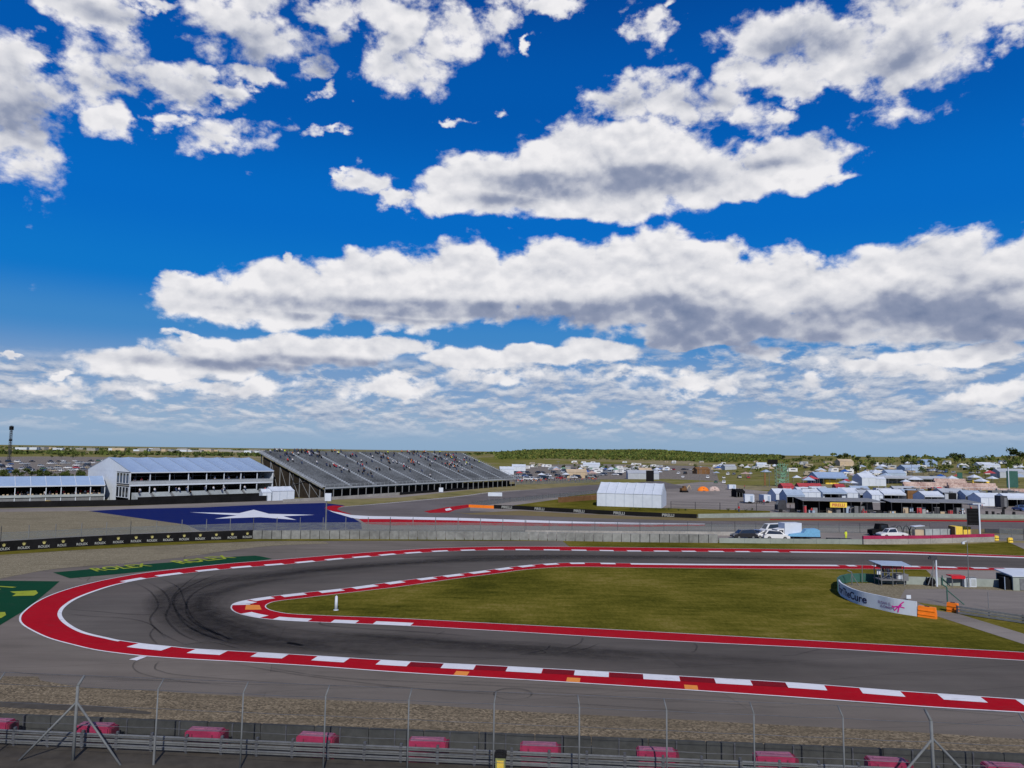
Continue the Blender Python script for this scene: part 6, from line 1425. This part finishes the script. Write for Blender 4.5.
for i, (px, py, L_, m_, lab) in enumerate(((583,467.8,22,'white_vinyl','long white shed in the middle campsite'),(567,478,16,'tan_canvas','tan marquee in front of the middle car park'),(628,479,24,'tent_grey','long grey canopy near the black scoreboard'),(640,475.5,12,'tan_canvas','tan canopy left of the black scoreboard'),
        (725,470,16,'tent_grey','grey shed roof below the wooded ridge, right'),(697,474,14,'brown','brown shed in the middle campsite'),(500,474.5,12,'white_vinyl','white tent just right of the grandstand top'),(512,471,14,'white_vinyl','white shed beyond the right end of the grandstand'),(757,468,12,'white_vinyl','white tent left of the green tower'),
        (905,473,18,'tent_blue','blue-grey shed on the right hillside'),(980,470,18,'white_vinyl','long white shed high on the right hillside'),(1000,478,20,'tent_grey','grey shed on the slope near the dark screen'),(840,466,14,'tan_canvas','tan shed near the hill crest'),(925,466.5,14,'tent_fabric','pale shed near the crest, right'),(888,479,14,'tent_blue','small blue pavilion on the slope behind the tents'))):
    d_ = 9; marquee('far_shed', lab, 'shed', None, None, d_, 3.6, 5.6, m_, 3, loc=G(px, py), L=L_ * .8, rz=R(random.uniform(-12, 12)))

# colourful gazebos on the hillside and in the campsite
random.seed(14)
def gazebo(p, m, label, group, s_=1.0):
    t = thing('gazebo', label, 'gazebo', p, random.uniform(0, 1.5), group); t.scale = (s_,) * 3
    mb = MB(); mb.add([(-2, -2, 2.2), (2, -2, 2.2), (2, 2, 2.2), (-2, 2, 2.2), (0, 0, 3.4)], [(0, 1, 4), (1, 2, 4), (2, 3, 4), (3, 0, 4), (3, 2, 1, 0)]); mb.build('roof', m, t)
    for x, y in ((-1.9, -1.9), (1.9, -1.9), (1.9, 1.9), (-1.9, 1.9)): mb = MB(); mb.bar((x, y, 0), (x, y, 2.2), .1); mb.build('leg', 'galvanised', t)
GCW = 0; GC = {'white_vinyl': 'white', 'tent_blue': 'pale blue', 'tent_red': 'red', 'tent_pink': 'pink', 'tan_canvas': 'tan', 'blue': 'dark blue', 'green_mesh': 'green', 'yellow': 'yellow'}
for (xa, xb, ya, yb, k, where) in ((786, 1022, 478, 488, 34, 'behind the paddock tents'), (790, 1022, 466, 477, 30, 'on the right hillside'), (518, 650, 469, 479, 26, 'in the middle car park'), (655, 775, 468, 478, 18, 'in the middle campsite')):
    for i in range(k):
        px, py = random.uniform(xa, xb), random.uniform(ya, yb); m_ = random.choices(list(GC), [10, 5, 1, 2, 3, 1, 1, .5])[0]
        gazebo(G(px, py), m_, '%s pop-up gazebo %s, %s third' % (GC[m_], where, ('left', 'middle', 'right')[min(2, int(3 * (px - xa) / (xb - xa)))]), 'pop-up gazebos ' + where, random.uniform(.8, 1.5))
# fans lining the fence of the middle car park
for k in range(60):
    px = random.uniform(515, 598); sh = random.choice(['black', 'white_cloth', 'navy_cloth', 'red', 'denim', 'dark_grey', 'orange_cloth'])
    person('stand', P(px, random.uniform(481.5, 484) - (px - 515) * .022), random.uniform(-.6, .6), sh, 'person in a %s top in the pit road fence crowd, %s part' % (sw[sh], ('left', 'middle', 'right')[min(2, int(3 * (px - 515) / 84))]), 'crowd along the pit road fence')
posts_fence('debris_fence', 'fence in front of the crowd beyond the pit road', [(515,484.8),(560,483.6),(600,482.2)], 2.0, 5, .06, 'galv_dark', mesh_h=1.6, rails=(1.6,))
# kit under and around the transporter awnings
def tyre_stack(p, n, label):
    t = thing('tyre_stack', label, 'tyres', p, 0, 'tyre stacks in the paddock')
    for k in range(n): mb = MB(); mb.tube((0, 0, k * .34), (0, 0, k * .34 + .3), .36, n=12); mb.build('tyre', 'rubber_tyre', t)
def flight_case(p, m, label, w_=1.2):
    t = thing('flight_case', label, 'case', p, random.uniform(-.4, .4), 'equipment cases in the paddock'); mb = MB(); mb.box((0, 0, .55), (w_, .7, .9)); mb.build('case_body', m, t)
    mb = MB(); mb.box((0, 0, 1.03), (w_ + .06, .76, .08)); mb.build('lid', 'galvanised', t)
    for x in (-w_ * .4, w_ * .4): mb = MB(); mb.tube((x, -.1, .06), (x, .1, .06), .07, n=8); mb.build('castor', 'black', t)
    return t
KN = {'mid_grey': 'grey', 'white_vinyl': 'white', 'tan_canvas': 'tan', 'steel_grey': 'steel grey', 'tent_blue': 'pale blue', 'tent_red': 'red', 'dark_grey': 'dark grey', 'pale_steps': 'pale grey'}
for (px, pb, L, nm) in ((802, 513.5, 17.5, 'yellow-signed'), (890, 515.2, 11, 'middle'), (935, 515.5, 9, 'right')):
    base = P(px, pb)
    for k in range(int(L * .9)):
        m_ = random.choice(list(KN)); x = random.uniform(.3, L - .3); c_ = base + Vector((x, random.uniform(-.6, 1.8), 0)); hh = random.choice([1, 1, 1.5, 2.1])
        flight_case(c_, m_, '%s %s under the awning of the %s transporter, %s end' % (KN[m_], 'equipment case' if hh < 1.4 else 'upright tool cabinet', nm, 'left' if x < L / 2 else 'right'), random.uniform(.6, 1.6)).scale = (1, 1, hh)
    for k in range(3):
        sh = random.choice(['black', 'white_cloth', 'navy_cloth', 'dark_grey', 'red']); person('stand', base + Vector((random.uniform(.5, L - .5), -1.0, 0)), random.uniform(-2, 2), sh, 'mechanic in a %s top standing at the awning of the %s transporter' % (sw[sh], nm), 'mechanics at the transporters')
for k in range(22):
    px = random.uniform(800, 1022); row = k % 2; m_ = random.choice(['dark_grey', 'black', 'mid_grey', 'white_vinyl', 'brown']); nm = {'dark_grey': 'dark grey', 'black': 'black', 'mid_grey': 'grey', 'white_vinyl': 'white', 'brown': 'brown'}[m_]
    L_ = random.uniform(3, 7); p = P(px, (499.5, 496)[row] + (px - 800) * .016); t = thing('equipment_trailer', '%s %s equipment trailer between the tent rows of the paddock, %s' % ('long' if L_ > 5 else 'short', nm, ('left', 'middle', 'right')[min(2, int((px - 800) / 74))]), 'trailer', p, random.uniform(-.3, .3), 'equipment trailers in the paddock')
    h_ = random.uniform(2.2, 3.6); mb = MB(); mb.box((0, 0, .5 + h_ / 2), (L_, 2.2, h_)); mb.build('trailer_body', m_, t); mb = MB(); mb.box((0, 0, .56 + h_), (L_ + .1, 2.3, .12)); mb.box((L_ * .2, 0, .8 + h_), (.9, .8, .4)); mb.build('roof', 'steel_grey', t)
    for x in (-.5, .5): mb = MB(); mb.tube((x, -1.12, .4), (x, -.9, .4), .4, n=10); mb.build('wheel', 'rubber_tyre', t)
for k in range(12):
    px = random.uniform(868, 1020); tyre_stack(P(px, random.uniform(513, 514.6) + (px - 860) * .012), random.randint(2, 5), 'stack of black tyres near the %s transporter' % ('middle' if px < 930 else 'right'))

# ------------------------------------------------------------------ trees
def tree_mesh(seed, H, Wd, kind):
    rnd = random.Random(seed); tr = MB(); tr.tube((0, 0, 0), (.1, 0, H * .35), .22, .15); limbs = []
    for k in range(5):
        a = rnd.uniform(0, 6.28); e = Vector((math.cos(a) * Wd * .3, math.sin(a) * Wd * .3, H * rnd.uniform(.5, .8))); tr.tube((.1, 0, H * rnd.uniform(.22, .35)), e, .11, .04, 5); limbs.append(e)
    cr = MB(); cl = []
    for k in range(11 if kind != 'bush' else 7):
        a = rnd.uniform(0, 6.28); rr = Wd * .5 * math.sqrt(rnd.random()) * .75; z = H * rnd.uniform(.38, .88) if kind != 'bush' else H * rnd.uniform(.2, .7); cl.append((Vector((math.cos(a) * rr, math.sin(a) * rr, z)), rnd.uniform(.16, .27) * Wd))
    for c_, r_ in cl:
        for q in range(34):
            d = Vector((rnd.gauss(0, 1), rnd.gauss(0, 1), rnd.gauss(0, .8))).normalized() * r_ * rnd.random() ** .4; p = c_ + d; s_ = rnd.uniform(.18, .42) * (H / 7)
            n_ = Vector((rnd.gauss(0, 1), rnd.gauss(0, 1), rnd.gauss(0, 1) + .6)).normalized(); u_ = n_.orthogonal().normalized() * s_; v_ = n_.cross(u_).normalized() * s_ * .7
            cr.mi = 0 if rnd.random() < .6 else 1; cr.quad(p - u_ - v_, p + u_ - v_ * .6, p + u_ * .8 + v_, p - u_ * .6 + v_)
    return tr, cr
TREES = []
for k in range(5):
    tr, cr = tree_mesh(40 + k, 7 + k * .5, 6.5 + (k % 3), 'tree'); ms = (['leaf', 'leaf_dark'], ['leaf_dark', 'leaf'], ['leaf', 'leaf_yellow'], ['leaf_dark', 'leaf_dark'], ['leaf', 'leaf'])[k]
    a = tr.build('trunk', 'bark'); b = cr.build('crown', ms); TREES.append((a.data, b.data)); bpy.data.objects.remove(a); bpy.data.objects.remove(b)
tr, cr = tree_mesh(77, 3.4, 5.0, 'bush'); a = tr.build('trunk', 'bark'); b = cr.build('crown', ['leaf_dark', 'leaf']); BUSH = (a.data, b.data); bpy.data.objects.remove(a); bpy.data.objects.remove(b)
def tree(p, v, s_, label, group, name='tree'):
    t = thing(name, label, 'tree' if name == 'tree' else 'shrub', p, random.uniform(0, 6.28), group); t.scale = (s_, s_, s_ * random.uniform(.85, 1.1))
    for nm, me in zip(('trunk', 'crown'), TREES[v] if v is not None else BUSH): o = bpy.data.objects.new(nm, me); COL.objects.link(o); o.parent = t
random.seed(31)
for k in range(26):   # dark clump behind the left canopy
    px = random.uniform(-8, 84); pb = random.uniform(477, 481); tree(G(px, pb), random.choice([1, 3, 3]), random.uniform(.42, .66) , 'dark dense low tree in the %s of the clump behind the long canopy' % ('left part' if px < 20 else 'middle' if px < 52 else 'right part'), 'dark trees behind the long canopy')
for k in range(22):
    px = random.uniform(0, 255); tree(G(px, random.uniform(455.5, 458) + px * .012), random.choice([0, 1, 3]), random.uniform(.5, .9), 'dark tree beyond the left car park, %s' % ('behind the radio mast' if px < 40 else 'left of the two-storey building' if px < 90 else 'above its roof left half' if px < 190 else 'above its roof right half'), 'trees beyond the left car park')
for k in range(46):
    px = random.uniform(785, 1030); w_ = random.choice([(462.0, 'on the crest'), (466.5, 'just below the crest'), (473, 'on the lower slope')]); py = w_[0] + (px - 785) * .008 + random.uniform(-1, 1.5)
    tree(G(px, py), random.randrange(5), random.uniform(.45, .95) * (1.15 if px > 960 else 1), '%s tree %s of the right hillside, %s' % (random.choice(['dark', 'small green', 'bushy']), w_[1], 'near the green tower' if px < 825 else 'above the white pavilion' if px < 870 else 'in its middle' if px < 930 else 'left of the dark screen' if px < 1000 else 'at the right edge'), 'trees on the right hillside')
for px, s_ in ((783, 1.0), (839, .9), (907, .9), (955, 1.3), (962, 1.2), (1013, 1.4), (1022, 1.3), (869, .8)):
    tree(G(px, 461.5 + (px - 785) * .012), 3, s_, 'dark rounded skyline tree on the crest %s' % ('above the green tower' if px < 800 else 'at the right edge' if px > 1000 else 'near the middle of the right hill' if px < 940 else 'left of the large dark screen'), 'dark skyline trees')
for k in range(24):
    px = random.uniform(512, 760); tree(G(px, random.uniform(467, 471)), random.randrange(5), random.uniform(.4, .7), 'small green tree among the middle campers, %s' % ('right of the grandstand' if px < 560 else 'above the marquee left half' if px < 620 else 'above the marquee right half' if px < 670 else 'above the dome tents' if px < 720 else 'left of the green tower'), 'trees in the middle campsite')
for k in range(12):
    px = random.uniform(598, 760); tree(P(px, random.uniform(508.5, 510) + (px - 600) * .012), None, random.uniform(.18, .3), 'low bush on the grass strip in front of the %s' % ('big white marquee' if px < 670 else 'paddock fence'), 'low bushes on the grass strip', 'shrub')
# far woods on the ridge read as one mass
def woods(name, spec, nq, m, size, label):
    rnd = random.Random(len(name) + nq); mb = MB()
    for (amin, amax, r0_, r1_) in spec:
        for k in range(nq):
            a = rnd.uniform(amin, amax); r_ = rnd.uniform(r0_, r1_); y = r_ / math.sqrt(1 + a * a); x = a * y; z = TH(x, y); s_ = size * rnd.uniform(.5, 1.2)
            for q in range(7):
                c_ = Vector((x + rnd.gauss(0, s_ * .5), y + rnd.gauss(0, s_ * .5), z + s_ * rnd.uniform(.1, .85))); u_ = Vector((rnd.gauss(0, 1), rnd.gauss(0, .6), rnd.gauss(0, .5))).normalized() * s_ * .42; v_ = Vector((rnd.gauss(0, .4), rnd.gauss(0, .5), 1)).normalized() * s_ * .3
                mb.mi = rnd.choice((0, 0, 1, 2)); mb.quad(c_ - u_ - v_, c_ + u_ - v_, c_ + u_ * .7 + v_, c_ - u_ * .8 + v_)
    o = mb.build(name, m); o['kind'] = 'stuff'
woods('ridge_woods', [(-.02, .36, 1350, 2000)], 3800, ['leaf', 'leaf_yellow', 'leaf_dark'], 4.6, '')
woods('far_tree_line', [(-.75, -.22, 1500, 1700), (-.75, -.25, 3000, 3600), (-.3, .02, 1900, 2600)], 260, ['leaf_dark', 'leaf', 'leaf_dark'], 7.0, '')
woods('hill_scrub', [(.30, .75, 620, 1000)], 170, ['leaf', 'leaf_yellow', 'leaf_dark'], 3.0, '')
# pale far town
random.seed(77)
for k in range(46):
    px = random.uniform(10, 260); p = G(px, 448.2 + px * .0137 + random.uniform(0, 1.2)); L_ = random.uniform(14, 50); h = random.uniform(5, 9); t = thing('far_building', '%s pale far building on the horizon, %s' % ('long' if L_ > 30 else 'short', 'right beside the radio mast' if px < 45 else 'left of the gable' if px < 90 else 'above the left roof bays' if px < 145 else 'above the middle roof bays' if px < 200 else 'above the right roof bays'), 'building', p, random.uniform(-.3, .3), 'far pale buildings')
    mb = MB(); mb.box((0, 0, h / 2), (L_, 18, h)); mb.build('wall', random.choice(['white_vinyl', 'tan_canvas', 'concrete']), t); mb = MB(); mb.box((0, 0, h + .3), (L_ + 1, 19, .6)); mb.build('roof', 'tent_grey', t)
# lattice mast at the far left
p = G(9, 462); h = CAMH + ray(9, 425.5).z * (p.y / ray(9, 425.5).y) - p.z; t = thing('radio_mast', 'tall dark radio mast on the skyline at the far left', 'mast', p)
mb = MB(); w_ = .9
for x, y in ((-w_, -w_), (w_, -w_), (w_, w_), (-w_, w_)): mb.bar((x, y, 0), (x * .7, y * .7, h), .3)
for k in range(16): z0, z1 = h * k / 16, h * (k + 1) / 16; mb.bar((-w_, -w_, z0), (w_, -w_, z1), .2); mb.bar((w_, w_, z0), (-w_, w_, z1), .2)
mb.build('lattice', 'dark_grey', t); mb = MB(); mb.box((0, 0, h * .93), (2.6, 2.6, h * .10)); mb.box((0, 0, h * .6), (2.0, 2.0, h * .05)); mb.build('antenna', 'black', t)
for px in (176, 290, 447, 558, 700, 860, 912):
    p = G(px, 480 if px < 500 else 482); t = thing('lamp_pole', 'thin far lamp pole standing %s' % {176: 'behind the two-storey building', 290: 'behind the left of the grandstand', 447: 'behind the grandstand', 558: 'by the middle car park', 700: 'near the digger and dome tents', 860: 'behind the paddock tents, middle', 912: 'behind the paddock tents, right'}[px], 'lamp pole', p, 0, 'far lamp poles')
    mb = MB(); mb.tube((0, 0, 0), (0, 0, 11), .14, .1, 6); mb.build('shaft', 'galvanised', t); mb = MB(); mb.box((0, 0, 11), (1.6, .3, .2)); mb.build('lamp_head', 'galvanised', t)
